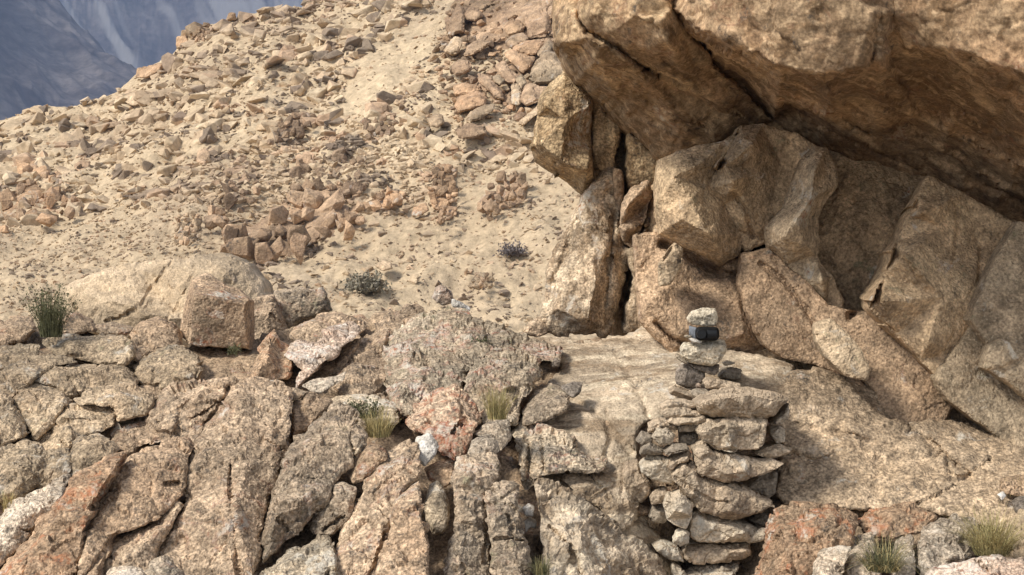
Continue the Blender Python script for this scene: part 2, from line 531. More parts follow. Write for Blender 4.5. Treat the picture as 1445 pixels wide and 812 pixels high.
M['pink'] = rock_mat('pink_white_stone', (.55, .44, .34, 1), (.47, .33, .24, 1), rust=.6, rustc=(.33, .14, .09, 1), dark=.2, pale=.7, palec=(.70, .64, .55, 1))
M['white'] = rock_mat('white_quartz', (.72, .67, .59, 1), (.62, .55, .46, 1), rust=.05, dark=.1, pale=.6, palec=(.80, .76, .70, 1), var=.3, speck=.5)
M['whitish'] = rock_mat('whitish_granite', (.54, .45, .345, 1), (.46, .36, .26, 1), rust=.25, dark=.35, pale=.5, palec=(.62, .55, .45, 1))
M['stack'] = rock_mat('stacked_stone', (.46, .365, .26, 1), (.385, .29, .20, 1), rust=.08, dark=.2, pale=.3, var=.4, speck=.7)
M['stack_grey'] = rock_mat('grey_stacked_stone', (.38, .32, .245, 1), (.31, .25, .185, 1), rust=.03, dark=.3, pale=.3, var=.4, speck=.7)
M['stack_pale'] = rock_mat('pale_stacked_stone', (.56, .475, .36, 1), (.48, .385, .275, 1), rust=.05, dark=.15, pale=.5, var=.35, speck=.6)
M['cairn'] = rock_mat('crusted_cairn_stone', (.58, .50, .375, 1), (.51, .42, .305, 1), rust=.02, dark=.3, pale=.5, var=.5)
M['slate'] = rock_mat('dark_grey_stone', (.24, .20, .16, 1), (.17, .13, .10, 1), rust=.02, dark=.3, pale=.3, palec=(.38, .33, .27, 1))
M['ledge'] = rock_mat('ledge_rock', (.53, .425, .305, 1), (.47, .365, .255, 1), rust=.08, dark=.1, pale=.35, speck=.5, stretch=(.5, 1.0, 2.2), rot=(0, .3, 0), var=.4)
M['apron'] = rock_mat('apron_rock', (.45, .34, .23, 1), (.39, .285, .185, 1), rust=.12, dark=.15, pale=.3)
M['bed'] = rock_mat('bedrock', (.38, .28, .185, 1), (.30, .21, .135, 1), rust=.3, dark=.5, pale=.2)
M['sand'] = rock_mat('sandy_rock', (.50, .385, .26, 1), (.43, .32, .205, 1), rust=.06, dark=.02, pale=.15, var=.35, speck=.5)
M['roof'] = rock_mat('overhang_rock', (.43, .30, .18, 1), (.33, .21, .12, 1), rust=.3, rustc=(.20, .07, .035, 1), dark=.15, pale=.2, stretch=(1.77, 1.9, -.64, .3), palec=(.5, .4, .28, 1), bump=.45, speck=.6)
M['nose'] = rock_mat('overhang_nose_rock', (.45, .32, .19, 1), (.36, .235, .135, 1), rust=.35, rustc=(.20, .07, .035, 1), dark=.25, pale=.25, stretch=(1.2, 1.4, -.9, .35), palec=(.5, .42, .3, 1), bump=.45, speck=.6)
M['wall'] = rock_mat('cave_wall_rock', (.50, .365, .225, 1), (.42, .295, .18, 1), rust=.12, dark=.2, pale=.25, green=.2, speck=.7)
M['wall_grey'] = rock_mat('grey_cave_wall_rock', (.47, .365, .245, 1), (.40, .295, .19, 1), rust=.05, dark=.2, pale=.3, green=.2, speck=.7)
M['wall_red'] = rock_mat('red_cave_wall_rock', (.44, .31, .20, 1), (.35, .235, .145, 1), rust=.3, rustc=(.20, .09, .055, 1), dark=.3, pale=.2, speck=.8)
M['ochre'] = rock_mat('ochre_cliff_rock', (.50, .365, .215, 1), (.43, .295, .165, 1), rust=.3, rustc=(.30, .13, .05, 1), dark=.2, pale=.25, stretch=(2.2, 1.5, .45))
M['ochre_grey'] = rock_mat('streaked_pillar_rock', (.48, .375, .26, 1), (.42, .305, .20, 1), rust=.25, rustc=(.34, .16, .08, 1), dark=.15, pale=.35, stretch=(2.2, 1.5, .4))
M['hill_rock'] = rock_mat('hill_rock', (.47, .355, .235, 1), (.39, .28, .18, 1), rust=.2, dark=.12, pale=.35, sc=.28, bump=1, speck=.4)
M['hill_brown'] = rock_mat('hill_brown_rock', (.40, .28, .18, 1), (.33, .22, .14, 1), rust=.2, dark=.2, pale=.25, sc=.28, bump=1, speck=.4)
M['hill_dark'] = rock_mat('hill_dark_rock', (.33, .235, .155, 1), (.26, .175, .115, 1), rust=.2, dark=.3, pale=.2, sc=.28, speck=.4)
M['hill_orange'] = rock_mat('hill_orange_rock', (.46, .31, .19, 1), (.41, .26, .155, 1), rust=.3, rustc=(.36, .2, .12, 1), dark=.12, pale=.3, sc=.28, bump=1, speck=.4)

def scree_mat():
    """loose hillside stones: every stone its own tone (cells of colour a little larger than a stone)"""
    t = NT('loose_stone')
    g = t.n('ShaderNodeNewGeometry'); oi = t.n('ShaderNodeAttribute'); oi.attribute_name = 'tone'
    v = t.n('ShaderNodeTexVoronoi'); v.inputs['Scale'].default_value = 1.7; t.l(g.outputs['Position'], v.inputs['Vector'])
    sx = t.n('ShaderNodeSeparateColor'); t.l(v.outputs['Color'], sx.inputs[0])
    col = t.mix(sx.outputs[0], (.57, .45, .305, 1), (.44, .325, .21, 1))
    col = t.mix(t.math('MULTIPLY', t.rng(sx.outputs[1], .7, .95), .7), col, (.44, .29, .19, 1))
    col = t.mix(t.math('MULTIPLY', t.rng(sx.outputs[2], .68, .8), .85), col, (.17, .13, .10, 1))
    col = t.mix(t.math('MULTIPLY', t.rng(t.noise(g.outputs['Position'], .16, 4, .6), .5, .64), .55), col, (.33, .24, .165, 1))
    n = t.rng(t.noise(g.outputs['Position'], 5, 7, .7), .3, .7, .72, 1.25)
    s = t.n('ShaderNodeVectorMath', operation='SCALE'); t.l(col, s.inputs[0]); t.l(n, s.inputs['Scale'])
    t.l(s.outputs[0], t.b.inputs['Base Color']); t.b.inputs['Roughness'].default_value = .95
    t.b.inputs['Specular IOR Level'].default_value = .15
    bp = t.n('ShaderNodeBump'); bp.inputs['Strength'].default_value = .8; bp.inputs['Distance'].default_value = .05
    t.l(t.noise(g.outputs['Position'], 7, 6, .65), bp.inputs['Height']); t.l(bp.outputs[0], t.b.inputs['Normal'])
    return t.m
M['scree'] = scree_mat()

def hill_ground():
    t = NT('hill_sand')
    g = t.n('ShaderNodeNewGeometry'); p = g.outputs['Position']
    col = t.mix(t.rng(t.noise(p, .16, 6, .6), .35, .65), (.57, .445, .295, 1), (.48, .37, .245, 1))
    col = t.mix(t.math('MULTIPLY', t.rng(t.noise(p, .35, 8, .65, .5), .5, .66), .6), col, (.42, .325, .225, 1))
    n = t.rng(t.noise(p, 4.5, 9, .75), .28, .72, .68, 1.28)
    s = t.n('ShaderNodeVectorMath', operation='SCALE'); t.l(col, s.inputs[0]); t.l(n, s.inputs['Scale'])
    t.l(s.outputs[0], t.b.inputs['Base Color']); t.b.inputs['Roughness'].default_value = .97
    t.b.inputs['Specular IOR Level'].default_value = .1
    bp = t.n('ShaderNodeBump'); bp.inputs['Strength'].default_value = .9; bp.inputs['Distance'].default_value = .12
    t.l(t.noise(p, 3.2, 10, .7), bp.inputs['Height']); t.l(bp.outputs[0], t.b.inputs['Normal'])
    return t.m
M['hill'] = hill_ground()
M['ground'] = rock_mat('valley_ground', (.26, .205, .145, 1), (.20, .15, .105, 1), rust=.1, dark=.3, pale=.1, sc=.4)

def mountain_mat():
    t = NT('mountain_rock')
    g = t.n('ShaderNodeNewGeometry'); p = g.outputs['Position']
    # scree fans run straight down the fall line, so their streaks are drawn out along it
    a = t.n('ShaderNodeAttribute'); a.attribute_name = 'scree'
    m2 = t.n('ShaderNodeMapping'); m2.inputs['Scale'].default_value = (.0016, .0016, .0016); t.l(p, m2.inputs['Vector'])
    col = t.mix(t.rng(t.noise(m2.outputs[0], 6, 8, .68), .35, .65), (.075, .062, .064, 1), (.21, .18, .165, 1))
    n = t.rng(t.noise(m2.outputs[0], 40, 8, .75), .3, .7, .45, 1.55)
    s = t.n('ShaderNodeVectorMath', operation='SCALE'); t.l(col, s.inputs[0]); t.l(n, s.inputs['Scale'])
    col = t.mix(a.outputs['Fac'], s.outputs[0], (.37, .35, .33, 1))
    t.l(col, t.b.inputs['Base Color']); t.b.inputs['Roughness'].default_value = 1; t.b.inputs['Specular IOR Level'].default_value = .05
    return t.m
M['mountain'] = mountain_mat()

def plain(name, col, rough=.6, var=.25, scale=30, spec=.4, trans=0):
    t = NT(name)
    g = t.n('ShaderNodeNewGeometry')
    n = t.rng(t.noise(g.outputs['Position'], scale, 4, .6), .3, .7, 1 - var, 1 + var)
    s = t.n('ShaderNodeVectorMath', operation='SCALE'); s.inputs[0].default_value = col[:3]; t.l(n, s.inputs['Scale'])
    t.l(s.outputs[0], t.b.inputs['Base Color'])
    t.b.inputs['Roughness'].default_value = rough; t.b.inputs['Specular IOR Level'].default_value = spec
    return t.m
M['leaf'] = plain('green_leaf', (.115, .115, .055, 1), .8, .5, 60)
M['leaf_dry'] = plain('dry_grass', (.42, .33, .15, 1), .8, .4, 60)
M['leaf_yellow'] = plain('yellow_green_grass', (.30, .255, .11, 1), .8, .45, 60)
M['twig_dark'] = plain('dark_twig', (.19, .165, .125, 1), .9, .4, 12)
M['shrub'] = plain('grey_green_shrub', (.23, .205, .15, 1), .9, .45, 10)
M['shrub_dark'] = plain('dark_purple_shrub', (.17, .145, .14, 1), .9, .4, 10)
M['black'] = plain('black_rubber', (.010, .0095, .009, 1), .65, .3, 60, .12)
M['lens'] = plain('black_gloss', (.005, .005, .006, 1), .25, .1, 60, .3)
M['strap'] = plain('blue_grey_plastic', (.14, .15, .165, 1), .6, .25, 80, .3)

# ------------------------------------------------------------------ setting: ground, mountains, hillside
def grid_faces(nu, nv):
    return [(i * nv + j, (i + 1) * nv + j, (i + 1) * nv + j + 1, i * nv + j + 1) for i in range(nu - 1) for j in range(nv - 1)]

g = mesh_obj('ground', [(-9000, -60, 0), (9000, -60, 0), (9000, 12000, 0), (-9000, 12000, 0)], [(0, 1, 2, 3)], M['ground'], smooth=False)
tag(g, kind='structure')

# far mountain range: a near dark spur on the left and a higher scree-streaked wall behind it
def mountain(name, us, ds, zf, seed, rough, screef):
    U, Dd = np.meshgrid(us, ds, indexing='ij')
    u, d = U.ravel(), Dd.ravel()
    x = (u - 722.5) / F * d
    p = np.stack([x, d, np.zeros_like(x)], -1)
    # gullies run slantwise down the range
    n = fbm(np.stack([(x + .6 * d) * .9, d * .35 - x * .2, 0 * x], -1), 1 / 300., 6, .52, seed, ridged=True)
    z = zf(u, d) + rough * n * np.clip((d - ds[0]) / (ds[-1] - ds[0]) * 3, 0, 1)
    o = mesh_obj(name, np.stack([x, d, z], -1), grid_faces(len(us), len(ds)), M['mountain'])
    at = o.data.attributes.new('scree', 'FLOAT', 'POINT')
    at.data.foreach_set('value', np.clip(screef(u, d, x, n), 0, 1).astype(np.float32))
    tag(o, kind='structure')
    return o
def spur_z(u, d):
    top = np.interp(u, [-1200, -100, 0, 60, 130, 190, 330, 900], [760, 420, 300, 262, 215, 175, 110, 40]) * 1.0
    t = np.clip((d - 1100) / 700., 0, 1)
    back = np.clip((d - 1800) / 500., 0, 1)
    return top * (t ** .9) - back * top * .9
def spur_s(u, d, x, n):
    q = np.stack([(x + .6 * d) * .006, d * .0015, 0 * x], -1)
    return (fbm(q, 1.0, 4, .6, 4) - .25) * .6
mountain('mountain', np.concatenate([np.linspace(-1200, -60, 60)[:-1], np.linspace(-60, 360, 420), np.linspace(360, 900, 40)[1:]]), np.linspace(1100, 2300, 240), spur_z, 3, 75, spur_s)
def wall_z(u, d):
    t = np.clip((d - 2300) / 1900., 0, 1)
    return (1400 - 0.25 * np.clip(u, -500, 2500)) * t
def wall_s(u, d, x, n):
    # scree fans slant with the gullies across the wall
    a = (x + .55 * d) / 60.
    q = np.stack([a, d * .0011, 0 * x], -1)
    return (fbm(q, 1.0, 4, .55, 8) + .1 + .25 * perlin(np.stack([x / 500., d / 800., 0 * x + 2], -1), 6)) * 5.0 - .2
mountain('mountain', np.concatenate([np.linspace(-1500, -20, 60)[:-1], np.linspace(-20, 520, 540), np.linspace(520, 2600, 60)[1:]]), np.linspace(2300, 4200, 240), wall_z, 11, 150, wall_s)

# hillside
us = np.concatenate([np.linspace(-900, -120, 60)[:-1], np.linspace(-120, 960, 360), np.linspace(960, 1500, 40)[1:]])
ds = np.concatenate([np.linspace(11.5, 30, 14)[:-1], np.linspace(30, 60, 230), np.linspace(60, 130, 25)[1:]])
U, Dd = np.meshgrid(us, ds, indexing='ij')
u, d = U.ravel(), Dd.ravel()
x = (u - 722.5) / F * d
def hill_noise(x, d):
    p = np.stack([x, d, np.zeros_like(x)], -1)
    return .42 * fbm(p, .22, 3, .5, 2) + .26 * fbm(p, .8, 5, .6, 7)
z = z_slope(u, d) + hill_noise(x, d)
z = np.where(d < 30, np.maximum(z_slope(u, d), .12) , z)
hillside = mesh_obj('hillside', np.stack([x, d, z], -1), grid_faces(len(us), len(ds)), M['hill'])
tag(hillside, kind='structure')

# ------------------------------------------------------------------ loose stones on the hillside
def hull_stone(seed, flat=1.0, npts=16, bevel=True):
    rng = np.random.RandomState(seed)
    bm = bmesh.new()
    v = rng.normal(size=(npts, 3)); v /= np.linalg.norm(v, axis=1, keepdims=True)
    v = np.sign(v) * np.abs(v) ** .8
    v *= np.array([1.0, .8, .62 * flat]) * rng.uniform(.82, 1.05, (npts, 1))
    for q in v: bm.verts.new(q * .5)
    r = bmesh.ops.convex_hull(bm, input=bm.verts)
    bmesh.ops.delete(bm, geom=list({e for e in r['geom_interior'] + r['geom_unused'] if isinstance(e, bmesh.types.BMVert)}), context='VERTS')
    if bevel:
        bmesh.ops.dissolve_limit(bm, angle_limit=.2, verts=bm.verts, edges=bm.edges)
        bmesh.ops.bevel(bm, geom=bm.edges[:], offset=.016, segments=1, affect='EDGES', clamp_overlap=True)
    bmesh.ops.triangulate(bm, faces=bm.faces)
    bm.normal_update()
    V = np.array([q.co[:] for q in bm.verts]); bm.verts.index_update()
    Fc = np.array([[q.index for q in f.verts] for f in bm.faces])
    bm.free()
    return V, Fc
big_shapes = [hull_stone(100 + i, .7 + .07 * i, 12) for i in range(9)]
small_shapes = [hull_stone(200 + i, .65 + .08 * i, 9, False) for i in range(8)]
big_meshes = []
for i, (V, Fc) in enumerate(big_shapes):
    me = bpy.data.meshes.new('loose_stone'); me.from_pydata(V.tolist(), [], Fc.tolist()); me.materials.append(M['scree']); big_meshes.append(me)

from mathutils.kdtree import KDTree
rs = np.random.RandomState(12)
def surf(px, py):
    dd = hill_depth(px, py)
    xx = (px - 722.5) / F * dd
    return xx, dd, z_slope(px, dd) + hill_noise(xx, dd)
SANDY = [(430, 470), (380, 380), (470, 330), (560, 300), (640, 250), (700, 230), (860, 230), (900, 480)]
GRAVEL = [(-300, 480), (-300, 300), (0, 335), (120, 300), (260, 290), (380, 330), (330, 380), (120, 420), (60, 480)]
STREAK = [(470, 170), (500, 90), (570, 30), (640, -20), (660, -20), (620, 60), (560, 130), (510, 175)]
RUBBLE = [(230, 340), (290, 225), (420, 195), (500, 185), (600, 215), (650, 300), (560, 312), (480, 342), (400, 368), (320, 368)]
stones = []     # x, y, z, size
N = 92000
px = rs.uniform(-420, 1000, N); py = rs.uniform(-120, 480, N)
cr = crest(px)
ok = py > cr + 1
px, py = px[ok], py[ok]
sx_, sd_, sz_ = surf(px, py)
sandy = in_poly(px, py, SANDY); grav = in_poly(px, py, GRAVEL); streak = in_poly(px, py, STREAK)
clump = perlin(np.stack([px / 60., py / 45., 0 * px], -1), 3) + .6 * perlin(np.stack([px / 22., py / 18., 0 * px], -1), 5)
u1 = rs.uniform(size=len(px)); u2 = rs.uniform(size=len(px))
pixsize = 4.2 + 11 * u1 ** 3.0 + 24 * u1 ** 18
keepp = np.clip(.5 + .75 * clump, .12, .95)
pixsize = np.where(sandy, 3.4 + 6.5 * u1 ** 3 + 10 * u1 ** 24, pixsize); keepp = np.where(sandy, np.clip(.2 + .28 * clump, .06, .5), keepp)
pixsize = np.where(grav, 3.4 + 5 * u1 ** 2.5, pixsize); keepp = np.where(grav, .62, keepp)
pixsize = np.where(streak, 3.5 + 8 * u1 ** 4, pixsize); keepp = np.where(streak, .12, keepp)
rub = in_poly(px, py, RUBBLE) & ~sandy & ~grav
pixsize = np.where(rub, 5.5 + 12 * u1 ** 1.8, pixsize); keepp = np.where(rub, np.clip(.6 + .5 * clump, .2, .95), keepp)
jum = in_poly(px, py, [(612, 60), (640, -60), (860, -60), (860, 140), (770, 190), (640, 200), (600, 150)])
pixsize = np.where(jum, 3.6 + 4 * u1 ** 2, pixsize); keepp = np.where(jum, .35, keepp)
kk = u2 < keepp
px, py, sx_, sd_, sz_, pixsize, rub, sandy, grav = [a[kk] for a in (px, py, sx_, sd_, sz_, pixsize, rub, sandy, grav)]
size = pixsize * sd_ / F * 1.25
# shown and largest first
vis = (px > 0) & (px < 790) & (py > 2) & (py < 440) & ~((px > 760) & (py < 60))
order = np.argsort(-(size * np.where(vis, 1, .001)))
solo, rest = order[:290], order[290:]
GROUP_TALUS = 'loose stones on the pale hillside'
for q, i in enumerate(solo):
    o = bpy.data.objects.new('loose_stone', big_meshes[q % len(big_meshes)])
    COL.objects.link(o)
    s = size[i]
    o.scale = (s * rs.uniform(.9, 1.35), s * rs.uniform(.8, 1.1), s * rs.uniform(.7, 1.1))
    o.rotation_euler = (rs.uniform(-.5, .5), rs.uniform(-.5, .5), rs.uniform(0, 6.28))
    o.location = (sx_[i], sd_[i], sz_[i] + s * .03)
    if sandy[i]: lab, grp = 'loose stone lying alone on the bare sandy slope', 'stones on the bare sandy slope'
    elif rub[i]: lab, grp = 'angular stone in the brown rubble band across the hillside', 'stones of the brown rubble band'
    elif grav[i]: lab, grp = 'stone lying in the fine gravel below the talus', 'stones in the fine gravel'
    elif py[i] < crest(px[i]) + 14: lab, grp = 'angular stone lying along the skyline of the hillside', 'stones along the hillside skyline'
    else: lab, grp = 'angular tan stone in the upper talus of the hillside', GROUP_TALUS
    tag(o, lab, 'stone', grp)
VV, FF, base_i = [], [], 0
for q, i in enumerate(rest):
    V, Fc = small_shapes[q % len(small_shapes)]
    s = size[i]; a = rs.uniform(0, 6.28); b = rs.uniform(-.6, .6)
    W = V * np.array([s * rs.uniform(.9, 1.4), s * rs.uniform(.8, 1.1), s * rs.uniform(.7, 1.1)])
    W = np.stack([W[:, 0] * math.cos(b) + W[:, 2] * math.sin(b), W[:, 1], -W[:, 0] * math.sin(b) + W[:, 2] * math.cos(b)], -1)
    W = np.stack([W[:, 0] * math.cos(a) - W[:, 1] * math.sin(a), W[:, 0] * math.sin(a) + W[:, 1] * math.cos(a), W[:, 2]], -1)
    VV.append(W + np.array([sx_[i], sd_[i], sz_[i] + s * .02])); FF.append(Fc + base_i); base_i += len(V)
me = bpy.data.meshes.new('scree')
VV = np.concatenate(VV); FF = np.concatenate(FF)
me.from_pydata(VV.tolist(), [], FF.tolist()); me.materials.append(M['scree']); me.update()
scree = bpy.data.objects.new('scree', me); COL.objects.link(scree)
tag(scree, 'fine pale scree and small stones spread over the hillside', 'scree', kind='stuff')

# ------------------------------------------------------------------ outcrops and blocks traced on the hillside
ZA, ZB, ZC, ZD, ZH = (0, 0, 3.008), (480, 0, 3.008), (0, 270, 3.008), (480, 270, 3.008), (590, 0, 4.058)
def hrock(name, label, text, z, mat, off=-.35, group=None, **kw):
    kw.setdefault('rnd', 5); kw.setdefault('step', 2.2); kw.setdefault('k', .75)
    rock(name, S(text, z), M[mat], label, 'rock', group, base='hill', off=off, **kw)

BLOCKS = [
 ('broad brown block with a flat face beside the cliff top', "590 70,650 30,745 30,760 140,740 195,640 220,620 130", 'hill_brown'),
 ('small pinkish block leaning on the broad brown block', "490 160,530 110,580 120,615 150,590 180,520 200", 'hill_orange'),
 ('low wedge of brown rock under the pinkish block', "500 240,530 205,600 190,630 220,600 250,530 270", 'hill_brown'),
 ('flat tilted tan block on top of the pointed block', "540 280,600 240,700 230,715 260,680 310,620 315", 'hill_orange'),
 ('pointed downward wedge block in the jumble by the cliff', "490 310,540 290,600 310,670 330,650 370,600 415,550 370", 'hill_orange'),
 ('large rounded tan block touching the cliff edge', "650 420,665 350,740 280,800 310,840 350,830 420,760 470,680 485,645 460", 'hill_rock'),
 ('narrow upright slab on the large rounded tan block', "680 310,745 225,775 260,760 290,720 330", 'hill_rock'),
 ('dark brown leaning block left of the pointed wedge block', "445 380,490 350,530 400,575 430,550 480,500 470,460 420", 'hill_brown'),
 ('long brown slab sliding down between pale cubes', "340 420,400 430,440 470,480 530,490 565,450 560,400 510,350 470", 'hill_brown'),
 ('rounded grey brown hump at the edge of the block jumble', "190 385,230 345,290 350,310 390,270 420,210 430", 'hill_brown'),
 ('thin reddish cap layer over the rounded red boulder', "200 500,240 480,320 490,360 515,300 535,210 540", 'hill_orange'),
 ('rounded red boulder split into layers', "205 600,250 550,340 525,390 560,385 600,300 625,230 640", 'hill_orange'),
 ('smooth elongated tan boulder below the red layered boulder', "280 670,310 640,380 610,440 600,430 630,360 680,300 690", 'hill_rock'),
 ('small pale cube wedged beside the long brown slab', "430 440,460 430,495 460,470 485,440 470", 'hill_rock'),
 ('upright tan splinter below the dark leaning block', "535 490,580 480,590 540,580 600,540 590", 'hill_rock'),
 ('fan of thin slabs under the large rounded tan block', "590 585,610 500,640 480,700 500,760 500,700 570,620 605", 'hill_brown'),
 ('dark red upright fin at the edge of the sandy streak', "175 190,195 90,210 60,230 20,260 60,260 180,220 190,180 200", 'hill_brown'),
 ('rounded brown knob beside the dark red fin', "265 90,290 40,340 50,370 90,330 120,280 110", 'hill_brown'),
 ('tan block below the dark red fin', "150 290,210 210,250 230,230 300,190 310", 'hill_rock'),
 ('low sloping brown slab below the rounded knob', "265 320,290 260,350 230,420 240,370 280,310 310", 'hill_brown'),
 ('small dark stone touching the top of the broad brown block', "740 60,760 35,800 40,780 100,745 100", 'hill_brown'),
 ('small tan diamond stone above the upright splinter', "560 455,590 430,620 470,590 510", 'hill_rock'),
 ('thin pale rail of rock rising to the cliff', "580 700,640 650,750 545,760 560,690 640,600 715", 'hill_rock'),
 ('dark ledge at the crest above the broad brown block', "690 20,720 -20,800 -20,790 35,740 30", 'hill_brown'),
 ('low shaded hump under the smooth elongated boulder', "220 740,280 710,370 720,400 760,300 790,230 790", 'hill_brown'),
 ('pale block in the rubble left of the layered boulder', "60 690,100 650,140 660,150 700,110 730,70 720", 'hill_rock'),
]
for lab, txt, mt in BLOCKS:
    hrock('rock_block', lab, txt, ZH, mt, off=-1.25, k=.6, grow=1.0, flat=True, top=(.3, 1.4, 14), group='blocks jumbled against the cliff', facet=1.8, freq=1.6, jag=1.6)
OUT = [
 ('pale flat slab resting on the hillside above brown outcrop', "190 390,240 380,330 380,290 430,260 455,230 430", ZB, 'hill_rock'),
 ('brown outcrop below the pale flat slab', "90 500,130 440,210 440,240 500,230 560,170 590,100 580", ZB, 'hill_dark'),
 ('stepped brown outcrop in the middle of the hillside', "-60 700,0 650,60 640,110 720,120 790,60 840,-40 840", ZB, 'hill_dark'),
 ('tall orange brown knob standing on the sandy slope', "375 850,385 760,400 700,450 690,490 730,495 820,470 880,400 890", ZB, 'hill_orange'),
 ('grey brown rubble mound above the dark shrub', "590 870,640 790,680 740,760 730,800 790,790 860,700 900,640 910", ZB, 'hill_brown'),
 ('shadowed brown crag with a vertical face', "880 960,910 790,950 720,1020 690,1090 720,1100 812,1080 860,1000 930,900 970", ZA, 'hill_dark'),
 ('wide brown crag of stacked ribs', "1230 840,1230 740,1260 690,1340 660,1444 650,1540 690,1560 780,1480 840,1350 880", ZA, 'hill_dark'),
 ('cracked orange outcrop at the foot of the talus', "0 190,10 60,40 -60,110 -180,150 -130,200 -30,260 70,220 130,100 170", ZC, 'hill_orange'),
 ('leaning slab beside the cracked orange outcrop', "205 0,230 -90,280 -60,330 30,300 110,250 60", ZC, 'hill_orange'),
 ('upright pale boulder with a dark split beside it', "740 220,750 120,790 80,850 110,850 190,800 230", ZC, 'hill_rock'),
 ('long rubbly brown outcrop running down to the sandy ground', "940 240,990 180,1100 120,1200 60,1290 0,1444 -40,1470 90,1430 190,1300 230,1260 280,1110 295,1000 275", ZC, 'hill_brown'),
 ('orange brown shelf above the sandy slope', "-30 180,0 130,60 60,180 -10,290 0,240 60,100 120,0 200", ZD, 'hill_orange'),
 ('small pink knob on the sandy slope', "300 100,310 60,370 50,380 80,330 110", ZD, 'hill_orange'),
 ('small grey knob next to the pink knob', "390 120,420 70,490 60,500 100,420 140", ZD, 'hill_brown'),
 ('low tan lump in the middle of the sandy slope', "545 395,590 340,640 350,660 400,590 420", ZD, 'hill_rock'),
 ('pointed tan stone near the round grey shrub', "150 320,180 285,215 300,225 330,180 340", ZD, 'hill_rock'),
 ('reddish fin in the upper talus', "1110 610,1160 560,1230 490,1290 470,1350 500,1290 570,1200 600", ZA, 'hill_dark'),
 ('dark red stone in the middle talus', "830 690,840 640,880 625,895 660,870 700", ZA, 'hill_brown'),
 ('large tan boulder on the left crest', "520 400,560 390,610 420,600 440,560 450,520 430", ZA, 'hill_rock'),
 ('reddish boulder on the crest where the mountain begins', "575 330,580 290,625 275,690 265,680 300,620 330", ZA, 'hill_orange'),
 ('rounded boulder standing on the skyline', "745 200,750 155,790 150,800 180,780 200", ZA, 'hill_orange'),
 ('brown skyline block above the rounded boulder', "800 160,820 110,900 105,910 140,850 180", ZA, 'hill_brown'),
 ('small orange peak stone on the upper skyline', "960 90,970 55,1000 55,1005 85", ZA, 'hill_orange'),
 ('brown stone at the top of the skyline', "1290 40,1300 10,1335 5,1330 30", ZA, 'hill_brown'),
 ('long pale boulder in the lower left talus', "225 710,250 700,330 730,330 760,270 750", ZA, 'hill_rock'),
 ('dark brown boulder beside the long pale boulder', "310 710,340 680,385 685,380 715,335 730", ZA, 'hill_brown'),
 ('square brown boulder on the left talus', "360 520,380 490,420 500,415 535,370 540", ZA, 'hill_brown'),
 ('flat brown slab on the left talus', "440 540,460 515,510 515,510 535,460 545", ZA, 'hill_brown'),
]
block_meshes = {}
def block_mesh(i, mt):
    if (i, mt) not in block_meshes:
        V, Fc = big_shapes[i]
        me = bpy.data.meshes.new('block'); me.from_pydata(V.tolist(), [], Fc.tolist()); me.materials.append(M[mt]); block_meshes[(i, mt)] = me
    return block_meshes[(i, mt)]
def outcrop(lab, txt, z_, mt, grp, cell=None, tall=(1.1, 2.0), mix=()):
    """a fractured outcrop: a rough core with jointed blocks standing proud of it"""
    pl = S(txt, z_)
    xs = [p[0] for p in pl]; ys = [p[1] for p in pl]
    w, h = max(xs) - min(xs), max(ys) - min(ys)
    rg = np.random.RandomState(len(lab) * 31 + int(xs[0]))
    cx, cy = float(np.mean(xs)), max(ys)
    dd = hd1(cx, cy)
    root = bpy.data.objects.new('rock_outcrop', None); root.location = P(cx, cy, dd); COL.objects.link(root)
    tag(root, lab, 'rock', grp)
    rock('core', pl, M[mt], base='hill', off=-.12, k=.85, rnd=4, step=2.4, facet=2.0, chip=.9, freq=.9, jag=2.4, auto=4, parent=root)
    cell = cell or max(6.5, math.sqrt(w * h) / 5.6)
    lean = rg.uniform(-.5, .5)
    gy = min(ys)
    while gy < max(ys):
        gx = min(xs) + rg.uniform(0, cell)
        while gx < max(xs):
            x, y = gx + rg.uniform(-.3, .3) * cell, gy + rg.uniform(-.3, .3) * cell
            if in_poly(np.array([x]), np.array([y]), pl)[0]:
                dq = hd1(x, y) - .42 - rg.uniform(0, .28)
                s = cell * dq / F * rg.uniform(1.0, 2.1)
                o = bpy.data.objects.new('block', block_mesh(rg.randint(len(big_shapes)), (list(mix) + [mt])[rg.randint(len(mix) + 1)])); COL.objects.link(o)
                o.parent = root
                o.location = Vector(P(x, y, dq)) - root.location
                o.scale = (s * rg.uniform(.75, 1.1), s * .9, s * rg.uniform(*tall))
                o.rotation_euler = (rg.uniform(-.25, .25), lean + rg.uniform(-.3, .3), rg.uniform(-.7, .7))
            gx += cell * rg.uniform(.8, 1.3)
        gy += cell * rg.uniform(.8, 1.2)
hd1 = lambda x, y: float(hill_depth(np.array([x]), np.array([y]))[0])
for lab, txt, z_, mt in OUT:
    pl = S(txt, z_)
    ar = (max(p[0] for p in pl) - min(p[0] for p in pl)) * (max(p[1] for p in pl) - min(p[1] for p in pl))
    if ar > 900: outcrop(lab, txt, z_, mt, 'outcrops on the pale hillside', mix=('hill_brown', mt))
    else: hrock('rock_outcrop', lab, txt, z_, mt, off=-.4, group='outcrops on the pale hillside', facet=2.0, rnd=3, chip=1.6, freq=1.2, jag=1.5)
outcrop('fractured brown rock mass of many angular pieces behind the jumbled blocks by the cliff', "60 330,140 170,190 40,230 -60,560 -60,870 -60,870 330,840 480,720 640,560 720,380 800,240 800,190 640,120 520", ZH, 'hill_brown',
        'outcrops on the pale hillside', cell=10.5, tall=(.7, 1.3), mix=('hill_orange', 'hill_dark', 'hill_rock'))

